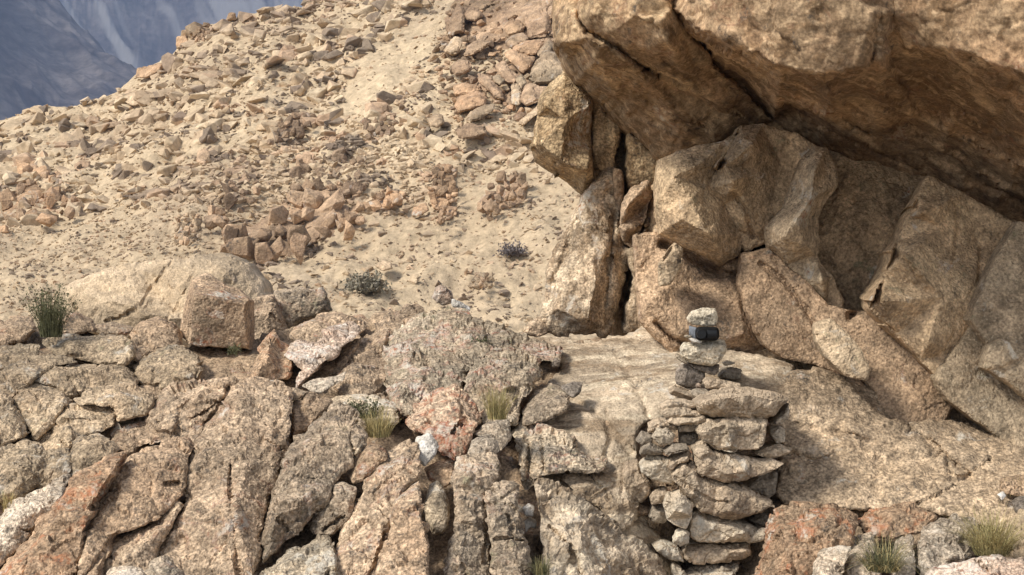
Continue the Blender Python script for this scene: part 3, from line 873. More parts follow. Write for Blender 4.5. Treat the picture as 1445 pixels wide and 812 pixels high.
# ------------------------------------------------------------------ cliff: back wall, columns, overhang
rock('cliff_wall', S("826 170 10.87,850 120 10.82,930 150 10.32,1100 120 10.12,1500 160 10.02,2300 250 10.02,2300 760 8.72,1450 660 8.72,1250 610 8.92,1120 570 9.07,1000 520 9.27,930 500 9.62,880 476 10.32,840 468 10.82,822 300 10.87"),
     M['wall'], kind='structure', absd=True, thick=1.5, step=4, rnd=4, chip=.6, amp=.7, flat=True,
     pts=S("890 300 10.42,930 300 9.87,940 450 9.57,1000 480 9.32,1100 350 9.62,1100 450 9.37,1200 240 9.7,1170 330 9.48,1250 320 9.48,1200 430 9.52,1240 450 9.42,1300 260 9.68,1300 540 9.12,1445 300 9.72,1445 590 8.97,1600 400 9.52"))

OV = "915 -220 9.20,915 -60 9.20,922 20 9.25,935 60 9.30,970 100 9.45,1030 145 9.65,1090 175 9.75,1155 208 9.80,1225 235 9.80,1300 263 9.82,1400 303 9.75,1480 325 9.70,1700 390 9.65,2300 440 9.60,2300 -400 7.50,1500 -500 8.00"
rock('overhanging_rock', S(OV), M['roof'], 'huge tan overhanging rock roofing the shallow cave with a dark underside', 'rock', absd=True, thick=2.2,
     step=3.4, rnd=5, warp=.8, chip=.7, amp=1.3, strata=((1, .5, -.55), .35),
     pts=S("945 -60 8.50,950 8 8.50,957 18 8.40,962 45 9.00,990 75 9.20,1012 92 9.27,1050 118 9.45,1080 110 8.90,1050 90 8.60,1110 150 9.50,958 15 8.30,1000 48 8.05,1050 70 7.95,1100 95 7.80,1160 105 7.72,1200 100 7.72,1242 86 7.72,1262 72 7.95,1290 62 7.80,1350 70 7.60,1445 103 7.45,1600 150 7.30,"
           "1000 -50 8.00,1100 10 7.72,1200 0 7.60,1238 20 7.58,1262 15 7.75,1300 20 7.65,1445 0 7.35,1200 -300 7.60,1600 0 7.20,1255 84 8.05,1300 85 8.15,"
           "1100 130 8.90,1200 150 8.95,1180 175 9.35,1300 160 9.10,1350 150 8.70,1400 190 9.00,1330 220 9.45,1445 215 8.90,1250 190 9.40,1600 280 9.20,2000 200 8.50"),
     cracks=[(S("1005 72,1100 140,1200 195,1300 240"), 5, .05), (S("1100 100,1200 170,1320 225,1440 290"), 6, .07), (S("1270 90,1330 110,1400 150"), 5, .06),
             (S("1060 85,1150 150,1240 205"), 4, -.05), (S("1130 108,1230 180,1360 250"), 5, -.06), (S("1180 110,1290 180,1420 262"), 4, .06), (S("1215 120,1330 185,1445 240"), 5, -.06),
             (S("1290 110,1380 170,1450 200"), 5, .07), (S("1340 105,1420 150,1500 180"), 4, -.05), (S("1240 20,1236 60,1228 98"), 6, .08), (S("1030 60,1090 112,1140 140"), 3, .05)])

rock('overhanging_rock_layer', S("800 -150 9.30,790 -20 9.45,778 40 9.50,780 60 9.50,800 92 9.75,815 112 9.90,835 140 10.10,855 160 10.20,880 182 10.15,905 205 10.12,930 224 10.05,960 214 9.95,1010 205 9.82,1045 184 9.80,1100 190 9.85,1150 208 9.85,1200 235 9.90,1240 220 9.85,1150 150 9.70,1060 80 9.40,980 0 9.00,960 -150 8.90"),
     M['nose'], 'blunt golden nose of rock forming the lower layer beneath the huge overhanging rock', 'rock', absd=True, thick=1.4, step=3.0, rnd=6, chip=.7, amp=1.2,
     strata=((1, .5, -.7), .4),
     pts=S("797 58 9.00,808 20 8.95,826 55 8.72,850 70 8.72,880 86 8.85,905 104 9.05,845 88 8.85,850 108 9.30,880 140 9.7,920 180 9.85,940 140 9.45,1000 165 9.60,1040 160 9.62"),
     cracks=[(S("905 95,945 112,970 120"), 4, .06), (S("824 -60,820 -10,820 24,832 46,861 60,884 77,912 97"), 3.5, .14), (S("850 130,900 165,950 185"), 4, .04), (S("880 120,930 150,1000 180"), 4, .05)])
rock('overhanging_rock_lip', S("826 -150 8.80,820 0 8.85,818 24 8.85,832 46 8.85,860 60 8.85,880 76 8.92,905 92 9.02,960 126 9.25,1010 152 9.43,1070 182 9.70,1100 170 9.65,1040 116 9.30,1003 84 8.95,968 44 8.60,948 8 8.50,938 -150 8.40"),
     M['nose'], 'lichen spotted middle layer of rock above the blunt golden nose', 'rock', absd=True, thick=1.2, step=3, rnd=8, rfac=3.0, amp=1.2, chip=.7,
     strata=((1, .5, -.7), .5),
     pts=S("845 15 8.66,868 46 8.64,900 20 8.52,900 68 8.72,930 30 8.42,945 60 8.50,960 92 8.85,1000 120 9.25"),
     cracks=[(S("935 85,955 100,985 115"), 3, .06)])

rock('hanging_block', S("798 96,838 130,835 190,841 252 .1,836 268 .25,824 277 .3,800 259 .28,770 240 .25,753 227 .2,750 206,757 165,760 135,785 110"), M['ochre'],
     'ochre hanging block with a dark undercut base at the cliff corner', 'rock', d=10.15, thick=.6, rnd=5, step=2.6, facet=.4, chip=.4, jag=.6,
     pts=S("795 116 -.12,768 150 -.16,762 205 -.2,832 150 -.12,829 240 -.2,790 225 -.22,800 170 -.2,824 262 .12,790 246 .1"))
rock('cliff_pillar', S("838 134,850 132,880 165,872 205,868 238,858 250,842 240,833 225,834 180"), M['ochre'], 'narrow ochre pillar next to the hanging block', 'rock', d=10.2, thick=.5, step=2.4, rnd=8, facet=.6)
rock('cliff_pillar', S("848 240,870 232,884 262,876 300,880 345,888 352,882 385,872 430,858 476,832 470,795 476,770 468,765 450,766 420,772 380,790 335,805 305,822 275"), M['ochre_grey'],
     'streaked pale pillar foot standing on the ledge with a reddish base', 'rock', d=10.0, thick=.7, tilt=(0, -.35), rnd=10, step=2.8, facet=.8,
     pts=S("850 260 -.05,830 320 -.1,800 400 -.12,840 400 -.18,830 450 -.16,780 440 -.08,860 330 -.06,850 462 .02,815 465 0"),
     cracks=[(S("868 300,860 360,856 430"), 3, .06), (S("812 310,800 350,780 400"), 3, .03)])
rock('cliff_slab', S("884 186,903 197,926 220,934 228,930 250,922 264,908 260,886 266,880 232"), M['ochre'], 'sunlit golden panel between the narrow pillar and the cave', 'rock', d=10.15, thick=.4, step=2.4, rnd=5, facet=.5)
rock('cliff_shard', S("864 235,878 240,880 270,878 300,872 296,866 280"), M['wall_red'], 'short dark red shard set between two pillars', 'rock', d=10.1, thick=.3, step=2, rnd=4)
rock('cliff_shard', S("880 278,893 262,916 257,919 278,908 318,893 351,880 343,875 318"), M['brown'], 'leaning brown shard with a dark shaded side', 'rock', d=9.95, thick=.3, step=2.2, rnd=5,
     pts=S("886 290 -.08,900 275 -.1,882 325 -.06,905 300 .12,893 335 .1"))
rock('cliff_spur', S("922 262,928 250,932 300,931 330,926 326,920 300,912 310,900 345,893 390,886 425,880 470,905 470,925 478,932 440,915 400,912 350"), M['ochre_grey'],
     'ragged pale rib below the leaning shard', 'rock', d=9.95, thick=.5, tilt=(0, -.3), step=2.4, rnd=6)
rock('cliff_shard', S("884 352,898 350,905 365,896 392,888 378"), M['wall_grey'], 'small grey brown wedge under the leaning shard', 'rock', d=9.9, thick=.2, step=2, rnd=4)
rock('cliff_block', S("931 226,960 212,1020 202,1042 188,1012 240,1002 258,1012 278,1028 300,1045 335,1040 358,1020 372,985 354,955 338,933 328,928 290,928 250"), M['wall'],
     'broad brown block high on the cave wall left of the ridged block', 'rock', d=9.32, grow=2.4, flat=True, amp=.35, jag=.6, chip=.3, warp=.4, chaikin=False, thick=.6, rnd=3, facet=.3,
     pts=S("950 250 -.12,990 230 -.08,960 310 -.2,1000 330 -.22,1015 355 -.1,975 280 -.17"))
rock('cliff_block', S("1045 180,1075 178,1122 190,1152 208,1132 240,1118 290,1098 318,1083 342,1052 352,1040 325,1020 290,1000 266,1010 243"), M['wall'],
     'dark ridged block with a pale forked edge under the overhang', 'rock', d=9.32, grow=2.4, flat=True, amp=.35, jag=.6, chip=.3, warp=.4, chaikin=False, thick=.6, rnd=3, facet=.3,
     pts=S("1022 235 -.2,1050 195 -.14,1035 258 -.26,1062 205 -.2,1070 240 -.08,1100 230 .05,1090 290 .0,1055 300 -.1,1047 275 -.12"),
     cracks=[(S("1035 275,1055 300,1062 335"), 3, .04)])
rock('cliff_spur', S("1150 208,1166 210,1180 240,1178 262,1162 288,1152 308,1155 340,1152 362,1172 390,1188 425,1190 442,1166 428,1140 398,1112 372,1086 348,1082 322,1110 292,1120 260,1131 230"), M['wall_grey'],
     'pale twisting rib running down the cave wall', 'rock', d=9.22, grow=2.4, flat=True, amp=.35, jag=.6, chip=.3, warp=.4, chaikin=False, thick=.4, rnd=3, facet=.3,
     pts=S("1150 240 -.16,1145 280 -.18,1125 310 -.22,1105 335 -.2,1135 345 -.14,1160 395 -.14,1165 245 -.02"))
rock('cliff_slab', S("1311 250,1360 276,1410 305,1432 318,1420 370,1400 420,1374 458,1340 500,1325 532,1300 508,1265 472,1228 436,1250 385,1268 340,1282 308,1297 275"), M['wall'],
     'large flat slanting panel with a sharp lit left edge on the cave wall', 'rock', d=9.02, grow=2.4, flat=True, amp=.35, jag=.6, chip=.3, warp=.4, chaikin=False, thick=.6, tilt=(.1, -.35), rnd=3, facet=.3,
     pts=S("1300 300 -.12,1275 360 -.16,1245 425 -.18,1330 320 -.02,1380 340 .05,1330 420 -.08,1390 390 .0,1310 480 -.1"),
     cracks=[(S("1262 355,1285 375,1300 400"), 2.5, .02), (S("1350 300,1352 330,1345 370"), 2.5, .02), (S("1385 350,1380 400"), 2.5, .02)])
rock('cliff_slab', S("1438 316,1530 330,1620 500,1560 600,1450 540,1410 505,1370 452,1392 400,1410 360"), M['wall_grey'],
     'paler grey panel at the right of the cave wall', 'rock', d=8.77, grow=2.4, flat=True, amp=.35, jag=.6, chip=.3, warp=.4, chaikin=False, thick=.6, tilt=(0, -.3), rnd=3, facet=.3)
rock('cliff_slab', S("1374 458,1398 485,1412 505,1392 520,1450 548,1520 640,1440 640,1390 600,1340 565,1322 535,1345 500"), M['wall_grey'],
     'angular grey panel low on the cave wall below the large slanting panel', 'rock', d=8.75, grow=2.4, flat=True, amp=.35, jag=.6, chip=.3, warp=.4, chaikin=False, thick=.5, tilt=(0, -.5), rnd=3, facet=.3)
rock('cliff_block', S("1398 488,1415 480,1450 500,1520 560,1520 610,1450 560,1412 530,1390 518"), M['wall_grey'], 'blunt wedge below the paler grey panel', 'rock', d=8.59, grow=2.4, flat=True, amp=.35, jag=.6, chip=.3, warp=.4, chaikin=False, thick=.35, rnd=3)
rock('cave_shoulder', S("1048 360,1085 352,1112 378,1140 402,1168 432,1200 440,1230 442,1265 478,1300 512,1322 540,1345 572,1330 600,1280 610,1240 590,1225 556,1195 540,1180 524,1150 512,1110 506,1080 486,1060 445,1044 400"), M['wall_red'],
     'lumpy reddish shoulder slanting across the foot of the cave wall', 'rock', d=9.02, grow=2.4, flat=True, amp=.35, jag=.6, chip=.3, warp=.4, chaikin=False, thick=.7, tilt=(0, -.55), rnd=3, facet=.3,
     cracks=[(S("1075 372,1110 400,1140 440,1160 480,1200 520,1235 560"), 3.5, .04), (S("1200 446,1216 438"), 4, .12)])
rock('cliff_slab', S("1152 458,1172 452,1195 472,1216 500,1227 522,1222 536,1195 528,1170 505,1155 482"), M['wall_grey'], 'smooth leaf shaped grey panel set in the reddish shoulder', 'rock', d=8.72, grow=2.4, flat=True, amp=.35, jag=.6, chip=.3, warp=.4, chaikin=False, thick=.3, tilt=(0, -.5), rnd=3)
rock('cave_boulder', S("896 332,935 328,962 342,1022 374,1046 362,1062 400,1078 450,1092 495,1060 505,1000 498,950 498,926 476,905 452,900 400"), M['wall_red'],
     'dark red cave back directly behind the top of the cairn', 'rock', d=9.36, grow=2.4, flat=True, amp=.35, jag=.6, chip=.3, warp=.4, chaikin=False, thick=.6, tilt=(0, -.3), rnd=3, facet=.3,
     pts=S("930 350 .02,920 420 -.12,950 400 -.05,985 400 .02,1010 380 .1,1040 420 -.08,1000 450 -.1,960 470 -.1,1050 470 -.15,1020 480 -.1"),
     cracks=[(S("935 345,970 360,1010 385,1040 390"), 5, .12), (S("925 455,950 480,985 492"), 3, .08)])
rock('cliff_shard', S("932 372,952 345,962 352,958 380,945 400,932 402"), M['wall_grey'], 'small grey slab leaning under the broad brown block', 'rock', d=9.07, grow=2.4, flat=True, amp=.35, jag=.6, chip=.3, warp=.4, chaikin=False, thick=.2, rnd=3, step=2.2)

# ------------------------------------------------------------------ bedrock behind and between the foreground boulders
rock('bedrock', S("-900 480,-300 470,0 470,90 468,180 478,260 492,330 480,400 465,480 452,560 436,620 442,700 466,760 484,850 486,915 476,1000 500,1100 512,1230 560,1330 590,1445 620,2300 660,2300 990,-900 990"),
     M['bed'], kind='structure', off=.04, thick=1.6, step=6, rnd=6, facet=.02, chip=1.8, amp=2.0, backr=((1, .4), (.98, .8), (.95, 1.0)))
rock('rock_ledge', S("742 480,770 474,800 478,850 480,890 470,913 458,935 470,1000 490,1070 498,1120 515,1115 560,1060 572,1000 575,940 590,905 600,900 640,905 690,915 735,955 785,975 830,940 830,880 758,860 742,845 735,818 712,782 690,752 684,735 640,730 610,742 575,770 545,792 520,788 495"),
     M['ledge'], kind='structure', off=-.05, thick=.6, step=3, rnd=8, facet=.2, amp=.6, chip=.5, strata=((1, 0, -.35), .4),
     cracks=[(S("800 560,850 590,890 640"), 4, .05), (S("870 500,905 560,920 600"), 4, .035), (S("855 580,862 620,850 655"), 3, .04)])
rock('rock_apron', S("1098 560,1115 525,1150 518,1190 535,1235 575,1280 600,1340 590,1390 605,1450 635,2200 680,2200 800,1440 770,1400 745,1330 725,1290 715,1230 722,1180 718,1110 712,1094 700,1096 670,1102 640,1098 600"),
     M['apron'], kind='structure', off=-.12, thick=.7, step=3.2, rnd=10, facet=.3, amp=1.1, chip=.9, auto=6,
     cracks=[(S("1225 540,1250 580,1300 615,1370 672"), 3.5, .07), (S("1120 600,1200 615,1280 640,1330 665"), 4, .03), (S("1105 640,1150 650,1180 640"), 3.5, .04), (S("1335 655,1345 675,1370 674"), 3, .06)])

# ------------------------------------------------------------------ foreground boulders and slabs
Q1, Q2, Q3 = (0, 540, 2.985), (480, 540, 2.985), (960, 540, 2.979)
Y6 = (340, 420, 5.558); X7 = (560, 480, 4.777)
def fr(name, label, text, mat, z=None, **kw):
    if z: text = S(text, z)
    else: text = S(text)
    kw['rnd'] = kw.get('rnd', 11) * .6
    kw.setdefault('grow', .5); kw.setdefault('chip', 1.0); kw.setdefault('amp', 1.2); kw.setdefault('facet', 1.3)
    xs = [p[0] for p in text]; ys = [p[1] for p in text]
    kw.setdefault('auto', int(min(4, (max(xs) - min(xs)) * (max(ys) - min(ys)) / 3500)))
    kw['k'] = kw.get('k', 1.0) * (.72 if name in ('boulder', 'flat_stone', 'stone', 'rounded_boulder') else .9)
    kw.setdefault('top', (.3, 1.25, 30)); kw.setdefault('flat', True)
    r_ = random.Random(label)
    if 'd' not in kw and 'tilt' not in kw:
        kw['tilt'] = (r_.uniform(-.32, .32), r_.uniform(-.2, .2)); kw['off'] = kw.get('off', -.12) + r_.uniform(-.09, .06)
    return rock(name, text, M[mat], label, kw.pop('cat', 'rock'), **kw)

# smooth sandy mound behind the square boulder
fr('sandy_mound', 'smooth sandy rock mound behind the square boulder', "85 405,133 386,186 371,239 367,263 366,276 359,319 356,336 362,352 372,372 400,380 430,390 470,300 500,180 480,100 470,70 450", 'sand',
   d=12.2, top=(.01, 0, 1), tilt=(0, -.9), thick=1.5, rnd=26, chip=.35, amp=.8, facet=.5, step=4,
   pts=S("240 400 -.15,320 385 -.2,150 420 -.15,200 440 -.25,280 450 -.25,225 420 -.02"))
fr('rounded_boulder', 'rounded tan boulder with a dark mossy end behind the square boulder', "386 415,420 404,455 407,467 424,471 438,450 450,430 458,408 474,396 460,386 440", 'grey', d=10.5, rnd=12, step=2.6)
fr('boulder', 'pale wedge of rock touching the right side of the square boulder', "350 424,385 414,396 440,408 472,400 492,372 500,354 480", 'tan', d=10.3, rnd=7)
fr('square_boulder', 'big square brown boulder with a pale lichen top perched on the outcrop', "271 391 .22,292 384 .3,311 397 .22,336 410 .1,350 424 -.08,355 456 -.06,353 495 -.1,319 493 -.13,286 490 -.13,267 487 -.1,255 473 .12,258 450 .14,265 416 .1", 'brown', d=9.5, chaikin=False, thick=.4, rnd=4, step=2.0, facet=.5, chip=.2, amp=.6, warp=.2, grow=0, auto=0, top=(.01, 0, 1),
   pts=S("274 417 -.14,310 422 -.14,345 430 -.14,273 434 -.145,272 452 -.145,272 470 -.145,346 450 -.14,310 455 -.145,348 470 -.14,290 395 .14,315 408 .03"))
fr('boulder', 'brown boulder wedged against the left of the square boulder', "183 470,200 453,222 448,246 454,256 472,255 487,234 496,212 500,196 512,181 500", 'brown', off=-.3, k=.6, rnd=12)
fr('boulder', 'low grey boulder under the square boulder', "187 514,210 500,240 489,258 489,280 498,286 516,276 538,250 553,210 552,194 540", 'olive', off=-.22, k=.7, rnd=12)
fr('boulder', 'small dark boulder at the left of the green plant', "-30 460,0 454,22 447,45 449,50 465,30 482,0 492,-30 490", 'brown', off=-.2, k=.6)
fr('boulder', 'brown boulder behind the green plant', "80 452,105 440,130 451,136 468,104 474,82 470", 'brown', off=-.12, k=.6)
fr('flat_stone', 'thin flat ledge stone between the green plant and brown boulder', "134 459,160 456,187 461,186 472,142 474", 'tan', off=-.15, k=.6)
fr('boulder', 'broad grey green boulder just below the green plant', "58 482,95 471,132 470,180 472,186 503,176 517,142 513,110 508,78 502", 'olive', off=-.22, k=.7, rnd=14)
fr('boulder', 'flat grey boulder below the small dark boulder', "-40 492,0 489,25 487,58 488,50 506,30 517,12 522,-40 530", 'olive', off=-.2, k=.7, rnd=12)
fr('boulder', 'rounded grey boulder wrapping around the broad grey green boulder', "-30 540,4 521,40 504,78 502,112 509,75 519,46 536,26 562,0 575,-30 570", 'olive', off=-.26, k=.7, rnd=14)
fr('boulder', 'low wide grey boulder above the cracked brown faces', "44 538,76 513,120 511,180 517,198 534,190 552,130 553,100 563,62 540", 'olive', off=-.24, k=.7, rnd=14)
fr('rock_slab', 'brown rock face shaped like a shield between two dark cracks', "8 542,34 536,62 540,86 545,97 563,76 600,51 623,38 606,22 572", 'olive', off=-.24, k=.6, rnd=7)
fr('rock_slab', 'narrow brown rock face left of the shield shaped face', "-40 560,0 550,18 570,39 607,31 619,0 630,-40 635", 'olive', off=-.2, k=.6, rnd=7)
fr('rock_slab', 'brown shaded rock face right of the shield shaped face', "76 601,99 566,136 574,163 574,161 601,140 611,112 617,96 640,62 640,52 624", 'olive', off=-.2, k=.6, rnd=7)
fr('rock_slab', 'low dark rock face above the dry grass tuft', "-40 636,0 632,32 621,52 626,62 642,98 630,99 668,60 688,28 704,-40 720", 'olive', off=-.2, k=.6, rnd=9)
fr('boulder', 'flat topped grey stone bridging the brown faces and the cracked tan hump', "103 563,130 550,180 540,222 560,210 585,166 597,160 574,112 571", 'olive', off=-.26, k=.8, rnd=10)
fr('boulder', 'rounded grey knob above the reddish slab', "99 622,113 612,140 608,154 616,168 634,150 655,125 665,98 692", 'olive', off=-.3, k=.6, rnd=12)
fr('rock_slab', 'pale sunlit slab beside the dry grass tuft', "-40 760,0 730,20 706,97 672,86 706,34 768,0 796,-40 820", 'whitish', off=-.18, k=.8, rnd=8)
fr('rock_slab', 'rust red leaning slab with a dark split along its right edge', "-30 860,0 804,80 704,100 671,128 650,176 637,178 648,131 718,117 760,108 812,100 880,0 900", 'rusty', off=-.36, k=.75, rnd=9, facet=.6,
   cracks=[(S("178 645,150 690,130 718"), 3.2, .10)])
fr('rock_slab', 'brown leaning slab with a grey capped top right of the dark split', "181 646,208 629,255 618,272 628,262 660,259 697,236 720,212 741,160 757,140 812,130 890,104 890,110 812,118 756,133 720", 'brown', off=-.36, k=.75, rnd=9, facet=.6,
   cracks=[(S("232 684,244 682,252 683"), 2.2, .05)])
fr('rock_slab', 'wedge shaped slab cut off by a deep shadow beside the big central slab', "160 759,200 743,252 703,258 708,247 730,216 790,206 880,132 890,142 810", 'tan', off=-.32, k=.75, rnd=9)
fr('boulder', 'cracked tan hump above the leaning slabs', "158 608,168 595,208 588,216 568,246 547,266 535,322 528,342 538,322 570,288 605,273 630,252 619,208 629,181 642,158 632", 'tan', off=-.34, k=.85, rnd=10, chip=1.4,
   cracks=[(S("272 562,255 580,248 610"), 3, .04), (S("325 545,310 575,290 600"), 3, .05)])
fr('rock_slab', 'big central leaning slab of speckled brown granite', "326 542,345 534,390 536,413 552,410 615,386 685,367 765,362 812,360 900,202 900,212 790,247 727,260 697,262 652,279 623,296 600,315 573", 'tan', off=-.42, k=.72, rnd=14, facet=.5, amp=1.3,
   pts=S("340 580 -.05,300 640 -.05,350 650 -.08,380 590 .0,290 740 -.06,330 740 -.1,260 800 .02"))
fr('boulder', 'brown knob resting on the grey slab beside the big central slab', "412 566,440 551,471 567,448 590,433 606,412 619", 'brown', off=-.34, k=.7, rnd=10)
fr('rock_slab', 'grey lichen slab leaning right of the big central slab', "412 621,434 604,471 571,500 576,518 594,514 626,501 650,480 670,466 700,432 744,404 769,368 800,366 766,386 690", 'grey', off=-.36, k=.75, rnd=11,
   cracks=[(S("470 585,450 610,425 650"), 3, .02)])
fr('boulder', 'red spotted stone below the grey lichen slab', "434 738,455 706,480 678,503 692,494 735,470 756,442 757", 'grey', off=-.32, k=.7, rnd=10)
fr('rock_slab', 'low grey slab at the foot of the red spotted stone', "364 815,402 781,436 762,466 757,476 790,480 880,364 890", 'greyer', off=-.36, k=.75, rnd=10)
fr('boulder', 'round topped small boulder in the notch beside the wedge shaped slab', "204 815,214 792,234 783,259 804,262 880,200 880", 'grey', off=-.5, k=.6, rnd=12)
fr('boulder', 'low pale stone at the foot of the wedge shaped slab', "140 818,152 806,170 799,203 806,206 870,140 870", 'whitish', off=-.52, k=.6, rnd=8)
fr('boulder', 'leaning rectangular brown block on the grass ledge', "494 672,509 641,521 626,541 631,546 646,526 667,511 681,498 682", 'brown', off=-.42, k=.5, rnd=6)
fr('rock_slab', 'tall brown leaning slab left of the dark cleft', "466 800,480 741,509 698,513 674,546 641,570 625,590 624,594 650,590 676,568 694,560 718,532 790,518 880,462 890", 'tan', off=-.42, k=.72, rnd=10, facet=.6)
fr('boulder', 'white crusted capstone on the tall brown slab', "586 618,606 612,619 630,614 644,600 660,588 650", 'white', off=-.46, k=.6, rnd=6)
fr('rock_slab', 'pointed brown slab standing at the left edge of the dark cleft', "563 702,591 676,595 697,597 737,605 746,603 812,600 890,514 890,530 800,544 758", 'brown', off=-.5, k=.7, rnd=9, facet=.6)
fr('oval_stone', 'smooth oval grey stone jammed upright in the dark cleft', "606 686,617 679,626 692,632 710,634 742,625 754,611 755,602 738,599 708", 'greyer', off=-.3, k=.3, rnd=11, chip=.4)
fr('boulder', 'square rusty stone roofing the dark cleft', "598 660,620 648,640 656,641 680,622 690,604 678", 'rusty', off=-.26, k=.5, rnd=6)
fr('boulder', 'red stained rocky mass left of the grass clump', "574 592,589 571,610 555,640 544,662 558,684 582,668 610,656 636,640 652,620 640,600 616,580 606", 'red', off=-.34, k=.8, rnd=8, chip=1.5)
fr('rock_column', 'speckled column of rock right of the oval stone', "636 668,648 645,668 640,700 640,706 668,684 692,684 722,690 770,694 890,622 890,628 780,642 730,640 690", 'grey', off=-.36, k=.75, rnd=9)
fr('boulder', 'pale rounded stone on top of the speckled column', "660 642,668 622,686 612,700 618,705 636,690 648,668 652", 'whitish', off=-.42, k=.6, rnd=9)
fr('boulder', 'white jointed block below the grass clump', "664 611,690 597,718 592,722 620,706 637,698 616,680 616", 'whitish', off=-.34, k=.6, rnd=6)
fr('rock_column', 'short round topped column between two clefts', "683 692,698 684,721 680,731 691,733 718,746 775,756 890,696 890,690 760,685 725", 'grey', off=-.4, k=.7, rnd=11)
fr('rock_slab', 'narrow red spotted wall slab below the lichen boulder', "722 600,740 590,762 598,800 610,830 640,860 650,850 665,800 668,762 672,742 690,735 670,728 640", 'dome', off=-.2, k=.85, rnd=8, chip=1.5,
   cracks=[(S("745 600,748 640,744 685"), 3, .07), (S("765 620,768 665"), 3, .04)])
fr('rock_slab', 'long pale slab sloping down to the foot of the stacked wall', "754 680,782 679,818 700,858 728,884 755,934 795,960 880,772 890,764 745", 'ledge', off=-.34, k=.8, rnd=10, chip=1.3,
   cracks=[(S("840 725,880 750,920 785"), 3, .04), (S("775 745,800 765,820 812"), 3, .05)])
fr('rock_slab', 'pale pinkish shelf above the long pale slab', "790 672,830 655,880 650,905 690,900 730,880 752,858 728,818 700", 'ledge', off=-.22, k=.9, rnd=7)

fr('rock_dome', 'large rounded dome streaked with grey lichen in the centre', "560 466,588 442,640 436,700 461,745 474,792 490,790 512,740 498,700 500,672 512,656 532,652 552,630 548,604 562,580 590,556 580,540 545,540 500", 'dome', off=-.3, k=.95, rnd=16, chip=1.2, amp=1.5)
fr('rock_dome', 'brown dome of coarse rock left of the grey lichen dome', "466 548,482 520,500 490,520 468,545 446,578 426,600 436,584 450,562 480,546 520,548 560,576 590,540 592,515 570,490 566", 'tan', off=-.2, k=.95, rnd=16, chip=1.2, amp=1.4)
fr('boulder', 'pale flat stone behind the red and white shards', "408 474,425 456,450 441,480 440,500 452,520 458,500 480,460 492,420 490", 'tan', off=-.06, k=.8, rnd=10)
fr('boulder', 'white rock on the crest of the brown dome', "610 420,616 404,626 402,638 412,640 428,624 432", 'pink', d=11.5, rnd=4, step=1.6)
fr('boulder', 'bright white quartz lump on the crest beside the white rock', "638 422,650 426,664 434,662 442,648 438,638 432", 'white', d=11.4, rnd=3, step=1.4)
fr('boulder', 'low orange lump at the foot of the streaked pillar', "740 470,745 456,758 446,772 448,774 470,758 478", 'tan', d=9.9, rnd=6, step=2)

fr('boulder', 'coarse red spotted boulder behind the grass clump', "655 548,660 518,684 497,722 494,762 502,768 525,748 552,736 580,730 602,705 606,680 600,664 576", 'dome', off=-.46, k=.8, rnd=14, chip=1.5, amp=1.5)
fr('boulder', 'lichen spotted boulder at the edge of the ledge', "738 578,752 550,776 540,800 546,806 560,800 580,780 590,756 600,736 602", 'grey', off=-.34, k=.8, rnd=11, chip=1.2)
fr('stone', 'tiny dark stone on the ledge', "778 512,784 506,791 510,789 518,780 518", 'slate', d=9.1, rnd=4, step=1.2, cat='stone')
fr('stone', 'dark pitted stone beside the lichen spotted boulder', "792 546,808 538,822 542,818 556,808 562,798 556", 'slate', off=-.36, k=.5, rnd=5, step=1.6, cat='stone')
fr('rock_shard', 'upright pointed shard of pink stone right of the square boulder', "50 600,120 440,190 310,262 245,275 290,310 350,380 370,400 480,370 640,270 640,240 660,100 680,20 620", 'rusty', Y6, off=-.3, k=.5, rnd=4, step=2, pts=S("220 330 -.1,210 460 -.12,150 560 -.08,300 450 .05,300 600 .02", Y6) )
fr('rock_shard', 'flat pink and white shard tilted over a dark gap', "350 470,380 370,450 350,560 345,640 270,740 225,830 195,905 210,930 280,880 320,790 380,740 470,630 515,560 590,430 700,420 640,470 560,430 520", 'pink', Y6, off=-.36, k=.6, rnd=3.5, step=1.8, chip=1.6)
fr('rock_shard', 'shaded brown block under the flat pink and white shard', "590 620,620 510,740 480,790 380,960 310,900 410,800 570,740 600", 'brown', Y6, off=-.16, k=.5, rnd=4, step=2)
fr('flat_stone', 'thin flat stone below the pink and white shard', "470 690,580 630,760 610,820 580,810 640,700 700,620 750,560 740", 'whitish', Y6, off=-.3, k=.7, rnd=4, step=2)
fr('flat_stone', 'curved grey ledge stone at the foot of the upright shard', "20 740,130 660,260 650,400 710,540 740,460 800,300 830,60 830", 'grey', Y6, off=-.34, k=.7, rnd=7, step=2.4)
fr('boulder', 'grey rounded boulder at the left of the grass ledge', "425 580,470 560,520 555,560 570,560 600,520 596,480 578,440 590", 'greyer', off=-.26, k=.8, rnd=9)

# right foot of the picture
fr('boulder', 'rust brown granite block at the foot of the apron beside the stacked wall', "1066 822,1078 770,1080 732,1096 718,1150 714,1198 718,1210 730,1206 762,1190 790,1184 900,1050 900", 'rusty', off=-.3, k=.7, rnd=10, chip=1.4)
fr('boulder', 'whitish block set below the rust brown granite block', "1150 800,1158 776,1188 768,1202 772,1190 812,1180 890,1146 890", 'whitish', off=-.5, k=.6, rnd=7)
fr('rock_slab', 'cream slab left of the dark green tuft', "1182 890,1190 800,1204 760,1232 752,1240 790,1242 890", 'whitish', off=-.34, k=.7, rnd=8)
fr('boulder', 'flat orange spotted rock behind the dark green tuft', "1206 738,1230 716,1290 714,1320 730,1300 752,1262 762,1220 756", 'rusty', off=-.28, k=.8, rnd=8, chip=1.4)
fr('rock_slab', 'pale upright slab right of the dark green tuft', "1262 890,1268 790,1264 764,1288 752,1292 790,1286 890", 'whitish', off=-.36, k=.7, rnd=6)
